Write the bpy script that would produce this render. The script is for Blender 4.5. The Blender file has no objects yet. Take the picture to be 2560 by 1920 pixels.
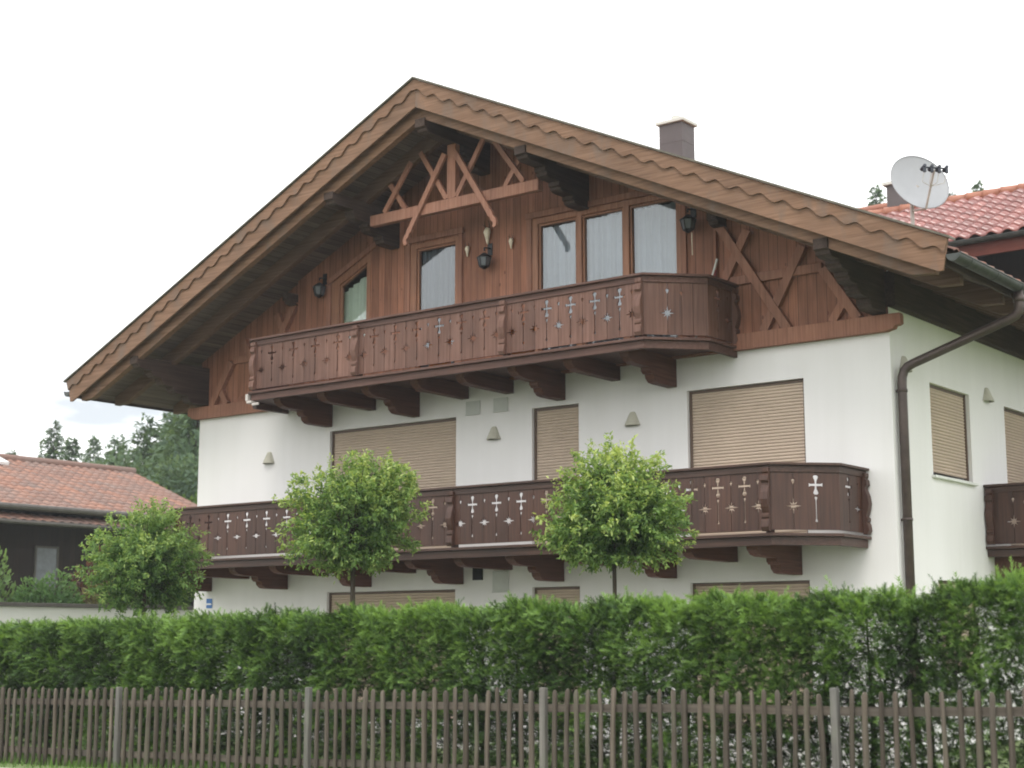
import bpy, math, random
import numpy as np
from mathutils import Vector, Matrix
from mathutils.geometry import tessellate_polygon

random.seed(7)
RNG = np.random.default_rng(11)
SC = bpy.context.scene
COL = SC.collection

# ---------------------------------------------------------------- camera
cam_d = bpy.data.cameras.new("camera")
cam = bpy.data.objects.new("camera", cam_d)
COL.objects.link(cam)
SC.camera = cam
YAW, PIT = -0.6591910194, 0.1635004166
CAM = Vector((8.40971578, -19.02103025, 1.65))
fw = Vector((math.sin(YAW) * math.cos(PIT), math.cos(YAW) * math.cos(PIT), math.sin(PIT)))
rt = Vector((math.cos(YAW), -math.sin(YAW), 0.0))
up = rt.cross(fw)
rot = Matrix((rt, up, -fw)).transposed()
cam.matrix_world = Matrix.Translation(CAM) @ rot.to_4x4()
cam_d.sensor_fit = 'HORIZONTAL'
cam_d.sensor_width = 36.0
cam_d.lens = 3879.456 * 36.0 / 2560.0
cam_d.clip_start = 0.1
cam_d.clip_end = 3000.0
cam_d.dof.use_dof = True
cam_d.dof.focus_distance = 20.5
cam_d.dof.aperture_fstop = 1.9

# ---------------------------------------------------------------- sky, sun, exposure
SUN_EL, SUN_AZ = math.radians(52), math.radians(155)      # azimuth from +Y towards +X
world = bpy.data.worlds.new("World")
SC.world = world
world.use_nodes = True
wn, wl = world.node_tree.nodes, world.node_tree.links
wn.clear()
w_out = wn.new('ShaderNodeOutputWorld')
w_mix = wn.new('ShaderNodeMixShader')
w_bg1 = wn.new('ShaderNodeBackground'); w_bg1.inputs[1].default_value = 0.10
w_bg2 = wn.new('ShaderNodeBackground'); w_bg2.inputs[1].default_value = 1.0
w_sky = wn.new('ShaderNodeTexSky')
w_sky.sky_type = 'NISHITA'; w_sky.sun_disc = False
w_sky.sun_elevation = SUN_EL; w_sky.sun_rotation = SUN_AZ
w_tc = wn.new('ShaderNodeTexCoord')
w_map = wn.new('ShaderNodeMapping')
w_map.inputs['Scale'].default_value = (3.0, 3.0, 9.0)
w_map.inputs['Location'].default_value = (0.3, 1.7, 0.2)
w_noise = wn.new('ShaderNodeTexNoise'); w_noise.inputs['Scale'].default_value = 1.3
w_noise.inputs['Detail'].default_value = 5.0; w_noise.inputs['Roughness'].default_value = 0.55
w_ramp = wn.new('ShaderNodeValToRGB')
w_ramp.color_ramp.elements[0].position = 0.30; w_ramp.color_ramp.elements[0].color = (0.50, 0.53, 0.56, 1)
w_ramp.color_ramp.elements[1].position = 0.42; w_ramp.color_ramp.elements[1].color = (1.42, 1.43, 1.42, 1)
wl.new(w_tc.outputs['Generated'], w_map.inputs[0])
wl.new(w_map.outputs[0], w_noise.inputs['Vector'])
wl.new(w_noise.outputs['Fac'], w_ramp.inputs[0])
wl.new(w_ramp.outputs[0], w_bg2.inputs[0])
wl.new(w_sky.outputs[0], w_bg1.inputs[0])
w_mix.inputs[0].default_value = 0.92
wl.new(w_bg1.outputs[0], w_mix.inputs[1]); wl.new(w_bg2.outputs[0], w_mix.inputs[2])
wl.new(w_mix.outputs[0], w_out.inputs[0])

sun_d = bpy.data.lights.new("sun", 'SUN')
sun_d.energy = 0.9
sun_d.angle = math.radians(22)
sun_d.color = (1.0, 0.96, 0.9)
sun = bpy.data.objects.new("sun", sun_d)
COL.objects.link(sun)
sd = Vector((math.sin(SUN_AZ) * math.cos(SUN_EL), math.cos(SUN_AZ) * math.cos(SUN_EL), math.sin(SUN_EL)))
sun.rotation_euler = sd.to_track_quat('Z', 'Y').to_euler()
sun.location = (0, -30, 40)

SC.view_settings.view_transform = 'Standard'
SC.view_settings.look = 'None'
SC.view_settings.exposure = 0.75
SC.view_settings.gamma = 1.0
SC.render.engine = 'CYCLES'
SC.cycles.use_denoising = True
SC.cycles.max_bounces = 8
SC.cycles.transparent_max_bounces = 12
SC.cycles.filter_width = 1.9

# ---------------------------------------------------------------- materials
MATS = {}


def nmat(name):
    m = bpy.data.materials.new(name)
    m.use_nodes = True
    nt = m.node_tree
    b = nt.nodes['Principled BSDF']
    MATS[name] = m
    return m, nt.nodes, nt.links, b


def noise_vec(N, L, scale, rnd=True):
    tc = N.new('ShaderNodeTexCoord')
    mp = N.new('ShaderNodeMapping')
    mp.inputs['Scale'].default_value = scale
    src = tc.outputs['Object']
    if rnd:
        oi = N.new('ShaderNodeObjectInfo')
        ad = N.new('ShaderNodeVectorMath'); ad.operation = 'MULTIPLY_ADD'
        L.new(oi.outputs['Random'], ad.inputs[0])
        ad.inputs[1].default_value = (37.0, 11.0, 23.0)
        L.new(src, ad.inputs[2])
        src = ad.outputs[0]
    L.new(src, mp.inputs[0])
    return mp.outputs[0]


def tex(N, L, vec, scale=1.0, detail=4.0, rough=0.55):
    t = N.new('ShaderNodeTexNoise')
    t.inputs['Scale'].default_value = scale
    t.inputs['Detail'].default_value = detail
    t.inputs['Roughness'].default_value = rough
    L.new(vec, t.inputs['Vector'])
    return t.outputs['Fac']


def ramp(N, L, fac, stops):
    r = N.new('ShaderNodeValToRGB')
    e = r.color_ramp.elements
    while len(e) < len(stops):
        e.new(0.5)
    for el, (p, c) in zip(e, stops):
        el.position = p
        el.color = (c[0], c[1], c[2], 1)
    L.new(fac, r.inputs[0])
    return r.outputs[0]


def mixc(N, L, fac, a, b, mode='MIX'):
    m = N.new('ShaderNodeMix'); m.data_type = 'RGBA'; m.blend_type = mode
    if isinstance(fac, (int, float)):
        m.inputs[0].default_value = fac
    else:
        L.new(fac, m.inputs[0])
    for i, v in ((6, a), (7, b)):
        if isinstance(v, tuple):
            m.inputs[i].default_value = (v[0], v[1], v[2], 1)
        else:
            L.new(v, m.inputs[i])
    return m.outputs[2]


def math_n(N, L, op, a, b=None, c=None):
    m = N.new('ShaderNodeMath'); m.operation = op
    for i, v in enumerate((a, b, c)):
        if v is None:
            continue
        if isinstance(v, (int, float)):
            m.inputs[i].default_value = v
        else:
            L.new(v, m.inputs[i])
    return m.outputs[0]


def bump(N, L, b, h, strength=0.3, dist=0.01):
    bp = N.new('ShaderNodeBump')
    bp.inputs['Strength'].default_value = strength
    bp.inputs['Distance'].default_value = dist
    L.new(h, bp.inputs['Height'])
    L.new(bp.outputs[0], b.inputs['Normal'])


def wood(name, dark, mid, light, grain='x', rough=0.75, boards=None, stain=None, spec=0.25, knots=False, rnd=0.0):
    """weathered timber; grain = axis the fibres run along, boards = (axis, pitch) for grooves between boards"""
    m, N, L, b = nmat(name)
    fine, coarse = 34.0, 1.3
    sc = {'x': (coarse, fine, fine), 'y': (fine, coarse, fine), 'z': (fine, fine, coarse)}[grain]
    v = noise_vec(N, L, sc)
    g = tex(N, L, v, 1.0, 5.0, 0.6)
    v2 = noise_vec(N, L, (1.1, 1.1, 1.1))
    big = tex(N, L, v2, 1.0, 3.0)
    col = ramp(N, L, g, [(0.25, dark), (0.5, mid), (0.78, light)])
    blot = ramp(N, L, big, [(0.3, (0.72, 0.74, 0.76)), (0.7, (1.12, 1.09, 1.05))])
    col = mixc(N, L, 0.8, col, blot, 'MULTIPLY')
    h = g
    if boards:
        ax, pitch = boards
        tc = N.new('ShaderNodeTexCoord')
        sp = N.new('ShaderNodeSeparateXYZ')
        L.new(tc.outputs['Object'], sp.inputs[0])
        q = math_n(N, L, 'DIVIDE', sp.outputs[ax.upper()], pitch)
        fl = math_n(N, L, 'FLOOR', q)
        fr = math_n(N, L, 'FRACT', q)
        wn_ = N.new('ShaderNodeTexWhiteNoise'); wn_.noise_dimensions = '1D'
        L.new(fl, wn_.inputs['W'])
        tint = ramp(N, L, wn_.outputs['Value'], [(0.0, (0.78, 0.77, 0.76)), (1.0, (1.18, 1.16, 1.14))])
        col = mixc(N, L, 0.9, col, tint, 'MULTIPLY')
        d = math_n(N, L, 'ABSOLUTE', math_n(N, L, 'SUBTRACT', fr, 0.5))
        gr = math_n(N, L, 'GREATER_THAN', d, 0.475)
        col = mixc(N, L, gr, col, (dark[0] * 0.25, dark[1] * 0.25, dark[2] * 0.25))
        h = math_n(N, L, 'SUBTRACT', math_n(N, L, 'MULTIPLY', g, 0.15), gr)
    if knots:
        vo = N.new('ShaderNodeTexVoronoi'); vo.inputs['Scale'].default_value = 1.0
        L.new(noise_vec(N, L, (5.0, 5.0, 2.6), False), vo.inputs['Vector'])
        kn = math_n(N, L, 'LESS_THAN', vo.outputs['Distance'], 0.075)
        col = mixc(N, L, math_n(N, L, 'MULTIPLY', kn, 0.75), col, (dark[0] * 0.6, dark[1] * 0.5, dark[2] * 0.5))
    if stain:
        sfac = tex(N, L, noise_vec(N, L, (2.5, 2.5, 0.9)), 1.0, 6.0, 0.65)
        sm = ramp(N, L, sfac, [(0.52, (0, 0, 0)), (0.68, (1, 1, 1))])
        col = mixc(N, L, sm, col, stain)
    if rnd:
        oi = N.new('ShaderNodeObjectInfo')
        col = mixc(N, L, 1.0, col, ramp(N, L, oi.outputs['Random'], [(0.0, (1 - rnd, 1 - rnd * 1.05, 1 - rnd * 1.1)), (1.0, (1 + rnd, 1 + rnd, 1 + rnd))]), 'MULTIPLY')
    L.new(col, b.inputs['Base Color'])
    b.inputs['Roughness'].default_value = rough
    b.inputs['Specular IOR Level'].default_value = spec
    bump(N, L, b, h, 0.35, 0.006)
    return m


def plain(name, col, rough=0.6, metal=0.0, var=0.12, scale=6.0, spec=0.4, bumps=0.0):
    m, N, L, b = nmat(name)
    f = tex(N, L, noise_vec(N, L, (scale,) * 3), 1.0, 5.0, 0.6)
    lo = tuple(c * (1 - var) for c in col); hi = tuple(min(1, c * (1 + var)) for c in col)
    L.new(ramp(N, L, f, [(0.3, lo), (0.7, hi)]), b.inputs['Base Color'])
    b.inputs['Roughness'].default_value = rough
    b.inputs['Metallic'].default_value = metal
    b.inputs['Specular IOR Level'].default_value = spec
    if bumps:
        bump(N, L, b, f, bumps, 0.01)
    return m


def plaster(name, col):
    m, N, L, b = nmat(name)
    big = tex(N, L, noise_vec(N, L, (0.5, 0.5, 0.35), False), 1.0, 6.0, 0.6)
    fine = tex(N, L, noise_vec(N, L, (60, 60, 60), False), 1.0, 3.0, 0.6)
    streak = tex(N, L, noise_vec(N, L, (2.6, 2.6, 0.22), False), 1.0, 5.0, 0.6)
    c = ramp(N, L, big, [(0.3, tuple(x * 0.95 for x in col)), (0.7, col)])
    c = mixc(N, L, 0.5, c, ramp(N, L, streak, [(0.35, (0.92, 0.92, 0.905)), (0.6, (1, 1, 1))]), 'MULTIPLY')
    c = mixc(N, L, 0.25, c, ramp(N, L, fine, [(0.3, (0.88, 0.88, 0.88)), (0.7, (1, 1, 1))]), 'MULTIPLY')
    L.new(c, b.inputs['Base Color'])
    b.inputs['Roughness'].default_value = 0.9
    b.inputs['Specular IOR Level'].default_value = 0.2
    bump(N, L, b, fine, 0.25, 0.004)
    return m


def foliage(name, dark, mid, light, trans=0.35, rough=0.5):
    m = bpy.data.materials.new(name)
    m.use_nodes = True
    N, L = m.node_tree.nodes, m.node_tree.links
    b = N['Principled BSDF']; out = N['Material Output']
    at = N.new('ShaderNodeAttribute'); at.attribute_name = 'tint'
    c = ramp(N, L, at.outputs['Fac'], [(0.0, dark), (0.5, mid), (1.0, light)])
    L.new(c, b.inputs['Base Color'])
    b.inputs['Roughness'].default_value = rough
    b.inputs['Specular IOR Level'].default_value = 0.3
    tr = N.new('ShaderNodeBsdfTranslucent')
    L.new(mixc(N, L, 1.0, c, (1.25, 1.2, 0.55), 'MULTIPLY'), tr.inputs[0])
    mx = N.new('ShaderNodeMixShader'); mx.inputs[0].default_value = trans
    L.new(b.outputs[0], mx.inputs[1]); L.new(tr.outputs[0], mx.inputs[2])
    L.new(mx.outputs[0], out.inputs[0])
    MATS[name] = m
    return m


def tiles(name, cols, rough=0.55, spec=0.4, lichen=None):
    m, N, L, b = nmat(name)
    at = N.new('ShaderNodeAttribute'); at.attribute_name = 'tint'
    c = ramp(N, L, at.outputs['Fac'], [(0.0, cols[0]), (0.5, cols[1]), (1.0, cols[2])])
    f = tex(N, L, noise_vec(N, L, (0.9, 0.9, 0.9), False), 1.0, 6.0, 0.65)
    if lichen:
        c = mixc(N, L, ramp(N, L, f, [(0.45, (0, 0, 0)), (0.7, (0.8, 0.8, 0.8))]), c, lichen)
    L.new(c, b.inputs['Base Color'])
    b.inputs['Roughness'].default_value = rough
    b.inputs['Specular IOR Level'].default_value = spec
    return m


wood('verge_wood', (0.115, 0.064, 0.04), (0.19, 0.11, 0.07), (0.265, 0.162, 0.11), 'x', 0.8, stain=(0.15, 0.105, 0.08))
wood('gable_wood', (0.165, 0.07, 0.042), (0.265, 0.118, 0.073), (0.345, 0.166, 0.108), 'z', 0.7, boards=('x', 0.145), knots=True)
wood('brace_wood', (0.17, 0.077, 0.05), (0.265, 0.125, 0.082), (0.345, 0.172, 0.116), 'z', 0.7)
wood('truss_wood', (0.20, 0.09, 0.06), (0.31, 0.15, 0.10), (0.39, 0.20, 0.14), 'z', 0.65)
wood('soffit_wood', (0.10, 0.076, 0.066), (0.155, 0.12, 0.105), (0.21, 0.165, 0.148), 'y', 0.85, boards=('x', 0.12))
wood('rafter_wood', (0.085, 0.05, 0.035), (0.145, 0.09, 0.064), (0.20, 0.13, 0.096), 'x', 0.8)
wood('purlin_wood', (0.034, 0.022, 0.018), (0.058, 0.038, 0.03), (0.09, 0.062, 0.05), 'y', 0.8)
wood('balcony_faded', (0.082, 0.041, 0.03), (0.138, 0.072, 0.054), (0.195, 0.111, 0.088), 'z', 0.65)
wood('balcony_rail_faded', (0.06, 0.03, 0.023), (0.10, 0.052, 0.041), (0.15, 0.083, 0.067), 'x', 0.6)
wood('balcony_dark', (0.034, 0.014, 0.009), (0.062, 0.027, 0.0175), (0.092, 0.043, 0.029), 'z', 0.5, spec=0.4)
wood('balcony_rail_dark', (0.033, 0.0155, 0.0105), (0.06, 0.029, 0.020), (0.092, 0.047, 0.034), 'x', 0.5, spec=0.4)
wood('beam_dark', (0.055, 0.023, 0.015), (0.095, 0.040, 0.026), (0.14, 0.062, 0.042), 'y', 0.65)
wood('window_wood', (0.18, 0.08, 0.045), (0.28, 0.132, 0.078), (0.36, 0.175, 0.105), 'z', 0.5)
wood('neighbour_wood', (0.012, 0.007, 0.005), (0.02, 0.012, 0.009), (0.03, 0.018, 0.013), 'z', 0.8, boards=('y', 0.2))
wood('neighbour_wood_red', (0.06, 0.014, 0.009), (0.095, 0.023, 0.014), (0.13, 0.036, 0.022), 'x', 0.7)
wood('fence_wood', (0.045, 0.037, 0.029), (0.092, 0.077, 0.061), (0.155, 0.132, 0.107), 'z', 0.85, stain=(0.085, 0.082, 0.058), rnd=0.35)
wood('fence_wood_rail', (0.06, 0.05, 0.04), (0.10, 0.085, 0.068), (0.145, 0.125, 0.102), 'x', 0.85)
wood('fence_post_wood', (0.085, 0.08, 0.072), (0.13, 0.125, 0.114), (0.19, 0.182, 0.166), 'z', 0.85, stain=(0.15, 0.155, 0.12))
wood('bark', (0.03, 0.024, 0.017), (0.06, 0.047, 0.034), (0.1, 0.082, 0.06), 'z', 0.9)
plaster('plaster_white', (0.78, 0.76, 0.75))
plaster('plaster_grey', (0.62, 0.62, 0.59))
plain('vent_grey', (0.5, 0.51, 0.48), 0.7, 0.0, 0.06)
plain('shutter_slat', (0.48, 0.38, 0.295), 0.45, 0.0, 0.06, 2.0)
plain('shutter_rail', (0.10, 0.065, 0.045), 0.5)
plain('metal_brown', (0.075, 0.055, 0.048), 0.4, 0.35, 0.2, 8.0)
plain('metal_verdigris', (0.06, 0.064, 0.06), 0.45, 0.5, 0.3, 10.0)
plain('metal_flashing', (0.11, 0.10, 0.075), 0.5, 0.3, 0.3, 9.0)
plain('chimney_sheet', (0.085, 0.068, 0.068), 0.55, 0.1, 0.15, 3.0)
plain('cap_white', (0.52, 0.51, 0.47), 0.7, 0, 0.06)
plain('dish_white', (0.285, 0.29, 0.305), 0.4, 0, 0.03)
plain('plastic_dark', (0.02, 0.024, 0.035), 0.4)
plain('pole_grey', (0.45, 0.41, 0.38), 0.5, 0.3)
plain('iron_black', (0.018, 0.019, 0.022), 0.5, 0.2)
plain('lamp_clay', (0.46, 0.44, 0.36), 0.7, 0, 0.08)
plain('lamp_glass', (0.10, 0.105, 0.115), 0.25, 0, 0.2)
plain('bone', (0.68, 0.60, 0.46), 0.7, 0, 0.15, 20)
plain('sill_stone', (0.66, 0.66, 0.62), 0.6, 0, 0.05)
plain('sign_blue', (0.05, 0.16, 0.42), 0.35, 0, 0.04)
plain('sign_white', (0.8, 0.8, 0.8), 0.4, 0, 0.02)
plain('curtain_cloth', (0.42, 0.45, 0.50), 0.9, 0, 0.05, 9)
plain('curtain_grey', (0.20, 0.22, 0.26), 0.9, 0, 0.05, 9)
plain('curtain_green', (0.74, 0.80, 0.70), 0.9, 0, 0.05, 9)
plain('orange_cloth', (0.75, 0.24, 0.06), 0.8, 0, 0.1)
plain('red_cloth', (0.17, 0.035, 0.03), 0.7, 0, 0.15)
plain('paving', (0.44, 0.43, 0.40), 0.85, 0, 0.12, 4.0, 0.2)
plain('asphalt', (0.22, 0.215, 0.205), 0.9, 0, 0.25, 12, 0.2, 0.3)
plain('gravel', (0.42, 0.40, 0.33), 0.95, 0, 0.25, 30, 0.2, 0.4)
plain('coping_dark', (0.075, 0.068, 0.06), 0.6, 0.1, 0.2)
plain('window_dark', (0.16, 0.17, 0.19), 0.2, 0, 0.2)
foliage('lawn_grass', (0.045, 0.10, 0.014), (0.08, 0.17, 0.024), (0.14, 0.24, 0.04), 0.3)
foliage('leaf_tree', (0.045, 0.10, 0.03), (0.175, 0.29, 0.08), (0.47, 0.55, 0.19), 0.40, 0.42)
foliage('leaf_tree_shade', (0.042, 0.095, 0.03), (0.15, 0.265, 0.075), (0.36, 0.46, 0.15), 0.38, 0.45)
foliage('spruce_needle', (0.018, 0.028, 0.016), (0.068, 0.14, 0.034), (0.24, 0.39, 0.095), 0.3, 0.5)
foliage('conifer_far', (0.05, 0.088, 0.058), (0.092, 0.15, 0.085), (0.145, 0.21, 0.10), 0.3, 0.7)
foliage('broadleaf_far', (0.05, 0.105, 0.03), (0.1, 0.18, 0.04), (0.19, 0.28, 0.055), 0.35, 0.6)
foliage('shrub_dark', (0.03, 0.07, 0.026), (0.065, 0.14, 0.045), (0.14, 0.235, 0.07), 0.3)
foliage('shrub_lime', (0.07, 0.125, 0.045), (0.12, 0.20, 0.07), (0.19, 0.28, 0.10), 0.3)
foliage('shrub_red', (0.045, 0.018, 0.02), (0.085, 0.034, 0.032), (0.15, 0.075, 0.045), 0.3)
foliage('shrub_bronze', (0.06, 0.06, 0.025), (0.12, 0.12, 0.045), (0.22, 0.19, 0.07), 0.3)
tiles('tile_main', ((0.17, 0.06, 0.04), (0.24, 0.09, 0.055), (0.32, 0.13, 0.08)), 0.6, 0.4, (0.15, 0.12, 0.09))
tiles('tile_red', ((0.175, 0.052, 0.044), (0.235, 0.072, 0.06), (0.29, 0.098, 0.08)), 0.2, 0.8, (0.17, 0.065, 0.055))
tiles('tile_ridge', ((0.27, 0.10, 0.06), (0.32, 0.125, 0.075), (0.38, 0.155, 0.095)), 0.5, 0.4)
tiles('tile_old', ((0.21, 0.145, 0.125), (0.265, 0.16, 0.128), (0.33, 0.18, 0.132)), 0.85, 0.15, (0.235, 0.185, 0.165))

# lawn sheet: same hues, from noise
m, N, L, b = nmat('ground_lawn')
f = tex(N, L, noise_vec(N, L, (3, 3, 3), False), 1.0, 8.0, 0.7)
L.new(ramp(N, L, f, [(0.3, (0.10, 0.14, 0.045)), (0.55, (0.15, 0.20, 0.075)), (0.75, (0.23, 0.265, 0.115))]), b.inputs['Base Color'])
b.inputs['Roughness'].default_value = 0.95
bump(N, L, b, f, 0.6, 0.03)

# window glass: clear with a strong mirror component, as coated panes have
gm = bpy.data.materials.new('glass'); gm.use_nodes = True
N, L = gm.node_tree.nodes, gm.node_tree.links
N.remove(N['Principled BSDF'])
tr = N.new('ShaderNodeBsdfTransparent'); tr.inputs[0].default_value = (0.90, 0.93, 0.93, 1)
gl = N.new('ShaderNodeBsdfGlossy'); gl.inputs['Roughness'].default_value = 0.012
gl.inputs['Color'].default_value = (0.92, 0.95, 0.97, 1)
lw = N.new('ShaderNodeFresnel'); lw.inputs['IOR'].default_value = 2.05
mx = N.new('ShaderNodeMixShader')
bpn = N.new('ShaderNodeBump'); bpn.inputs['Strength'].default_value = 0.03
tcn = N.new('ShaderNodeTexCoord'); nn = N.new('ShaderNodeTexNoise'); nn.inputs['Scale'].default_value = 1.6
L.new(tcn.outputs['Object'], nn.inputs['Vector']); L.new(nn.outputs['Fac'], bpn.inputs['Height']); L.new(bpn.outputs[0], gl.inputs['Normal'])
L.new(lw.outputs[0], mx.inputs[0]); L.new(tr.outputs[0], mx.inputs[1]); L.new(gl.outputs[0], mx.inputs[2])
L.new(mx.outputs[0], N['Material Output'].inputs[0])
MATS['glass'] = gm

# ---------------------------------------------------------------- mesh helpers
ORIGIN = {}


def tag(o, label=None, cat=None, group=None, kind=None):
    if label: o['label'] = label
    if cat: o['category'] = cat
    if group: o['group'] = group
    if kind: o['kind'] = kind
    return o


def thing(name, loc, label, cat, group=None):
    o = bpy.data.objects.new(name, None)
    o.empty_display_size = 0.3
    COL.objects.link(o)
    o.location = loc
    ORIGIN[o] = Vector(loc)
    return tag(o, label, cat, group)


class MB:
    """collects shapes in world coordinates, then links them as one mesh object"""

    def __init__(s):
        s.v, s.f = [], []

    def add(s, vs, fs):
        k = len(s.v)
        s.v += [tuple(p) for p in vs]
        s.f += [tuple(i + k for i in f) for f in fs]
        return s

    def box(s, x0, x1, y0, y1, z0, z1):
        if x0 > x1: x0, x1 = x1, x0
        if y0 > y1: y0, y1 = y1, y0
        if z0 > z1: z0, z1 = z1, z0
        vs = [(x, y, z) for z in (z0, z1) for y in (y0, y1) for x in (x0, x1)]
        return s.add(vs, [(0, 2, 3, 1), (4, 5, 7, 6), (0, 1, 5, 4), (2, 6, 7, 3), (0, 4, 6, 2), (1, 3, 7, 5)])

    def sheet(s, loops, to3, d0, d1):
        """flat polygon loops[0] with holes loops[1:], thickened; to3(a, b, d) -> point"""
        loops = [list(l) for l in loops]
        def area(l): return sum(l[i][0] * l[(i + 1) % len(l)][1] - l[(i + 1) % len(l)][0] * l[i][1] for i in range(len(l)))
        loops = [l if (area(l) > 0) == (i == 0) else l[::-1] for i, l in enumerate(loops)]
        tris = tessellate_polygon([[Vector((p[0], p[1], 0)) for p in l] for l in loops])
        flat = [p for l in loops for p in l]
        n = len(flat)
        vs = [to3(p[0], p[1], d0) for p in flat] + [to3(p[0], p[1], d1) for p in flat]
        fs = []
        for t in tris:
            a, b_, c = (flat[i] for i in t)
            cr = (b_[0] - a[0]) * (c[1] - a[1]) - (b_[1] - a[1]) * (c[0] - a[0])
            t = tuple(t) if cr > 0 else tuple(t)[::-1]
            fs.append(t)
            fs.append(tuple(i + n for i in t[::-1]))
        k = 0
        for l in loops:
            m_ = len(l)
            for i in range(m_):
                a, b_ = k + i, k + (i + 1) % m_
                fs.append((a, a + n, b_ + n, b_))
            k += m_
        return s.add(vs, fs)

    def bar(s, p, q, w, d, axis_d):
        """bar from p to q, width w across, depth d along the unit vector axis_d"""
        p, q, n = Vector(p), Vector(q), Vector(axis_d)
        t = (q - p).normalized()
        e = t.cross(n).normalized() * (w / 2)
        n = n * (d / 2)
        vs = [c + a * e + b_ * n for c in (p, q) for a in (-1, 1) for b_ in (-1, 1)]
        return s.add(vs, [(0, 1, 3, 2), (4, 6, 7, 5), (0, 4, 5, 1), (2, 3, 7, 6), (0, 2, 6, 4), (1, 5, 7, 3)])

    def tube(s, pts, r, n=10, cap=True):
        pts = [Vector(p) for p in pts]
        rs = r if isinstance(r, (list, tuple)) else [r] * len(pts)
        vs, fs = [], []
        ref = None
        for i, p in enumerate(pts):
            t = (pts[min(i + 1, len(pts) - 1)] - pts[max(i - 1, 0)]).normalized()
            if ref is None:
                ref = t.orthogonal().normalized()
            e = (ref - t * ref.dot(t)).normalized()
            ref = e
            g = t.cross(e)
            for k in range(n):
                a = 2 * math.pi * k / n
                vs.append(p + (e * math.cos(a) + g * math.sin(a)) * rs[i])
        for i in range(len(pts) - 1):
            for k in range(n):
                a, b_ = i * n + k, i * n + (k + 1) % n
                fs.append((a, b_, b_ + n, a + n))
        if cap:
            fs.append(tuple(range(n))[::-1])
            fs.append(tuple((len(pts) - 1) * n + k for k in range(n)))
        return s.add(vs, fs)

    def lathe(s, c, prof, n=20):
        vs, fs = [], []
        for r, z in prof:
            for k in range(n):
                a = 2 * math.pi * k / n
                vs.append((c[0] + r * math.cos(a), c[1] + r * math.sin(a), c[2] + z))
        for i in range(len(prof) - 1):
            for k in range(n):
                a, b_ = i * n + k, i * n + (k + 1) % n
                fs.append((a, b_, b_ + n, a + n))
        fs.append(tuple(range(n))[::-1])
        fs.append(tuple((len(prof) - 1) * n + k for k in range(n)))
        return s.add(vs, fs)

    def strip(s, path, o0, o1, z0, z1):
        """mitred band along a plan path, from offset o0 to o1 on its right-hand side"""
        P = [Vector((p[0], p[1])) for p in path]
        def off(i, o):
            ns = []
            if i > 0:
                t = (P[i] - P[i - 1]).normalized(); ns.append(Vector((t.y, -t.x)))
            if i < len(P) - 1:
                t = (P[i + 1] - P[i]).normalized(); ns.append(Vector((t.y, -t.x)))
            if len(ns) == 1: return P[i] + ns[0] * o
            b_ = (ns[0] + ns[1]).normalized()
            return P[i] + b_ * (o / b_.dot(ns[0]))
        vs, fs = [], []
        for i in range(len(P)):
            a, b_ = off(i, o0), off(i, o1)
            vs += [(a.x, a.y, z0), (b_.x, b_.y, z0), (b_.x, b_.y, z1), (a.x, a.y, z1)]
        for i in range(len(P) - 1):
            k = i * 4
            for j in range(4):
                fs.append((k + j, k + 4 + j, k + 4 + (j + 1) % 4, k + (j + 1) % 4))
        fs.append((0, 1, 2, 3)); k = (len(P) - 1) * 4; fs.append((k + 3, k + 2, k + 1, k))
        return s.add(vs, fs)

    def build(s, name, mat, parent=None, bevel=0.0, smooth=False, recalc=True):
        return link_mesh(name, s.v, s.f, mat, parent, bevel, smooth, recalc)


def link_mesh(name, v, f, mat, parent=None, bevel=0.0, smooth=False, recalc=True, tint=None):
    import bmesh
    og = Vector((0, 0, 0))
    if parent is not None:
        og = ORIGIN[parent]
    me = bpy.data.meshes.new(name)
    v = np.asarray(v, dtype=float) - np.array(og)
    me.from_pydata(v.tolist(), [], [tuple(int(i) for i in q) for q in f])
    if recalc:
        bm = bmesh.new(); bm.from_mesh(me)
        bmesh.ops.recalc_face_normals(bm, faces=bm.faces)
        if bevel > 0:
            eds = [e for e in bm.edges if len(e.link_faces) == 2 and e.calc_face_angle(0) > 0.6]
            bmesh.ops.bevel(bm, geom=eds, offset=bevel, segments=1, affect='EDGES', clamp_overlap=True)
        bm.to_mesh(me); bm.free()
    if tint is not None:
        at = me.attributes.new('tint', 'FLOAT', 'POINT')
        at.data.foreach_set('value', np.asarray(tint, dtype=np.float32))
    if smooth:
        me.polygons.foreach_set('use_smooth', [True] * len(me.polygons))
    me.materials.append(MATS[mat])
    o = bpy.data.objects.new(name, me)
    COL.objects.link(o)
    if parent is not None:
        o.parent = parent
    ORIGIN[o] = og
    return o


XZ = lambda a, b, d: (a, d, b)      # polygon drawn in x,z and thickened along y
YZ = lambda a, b, d: (d, a, b)      # polygon drawn in y,z and thickened along x


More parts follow.
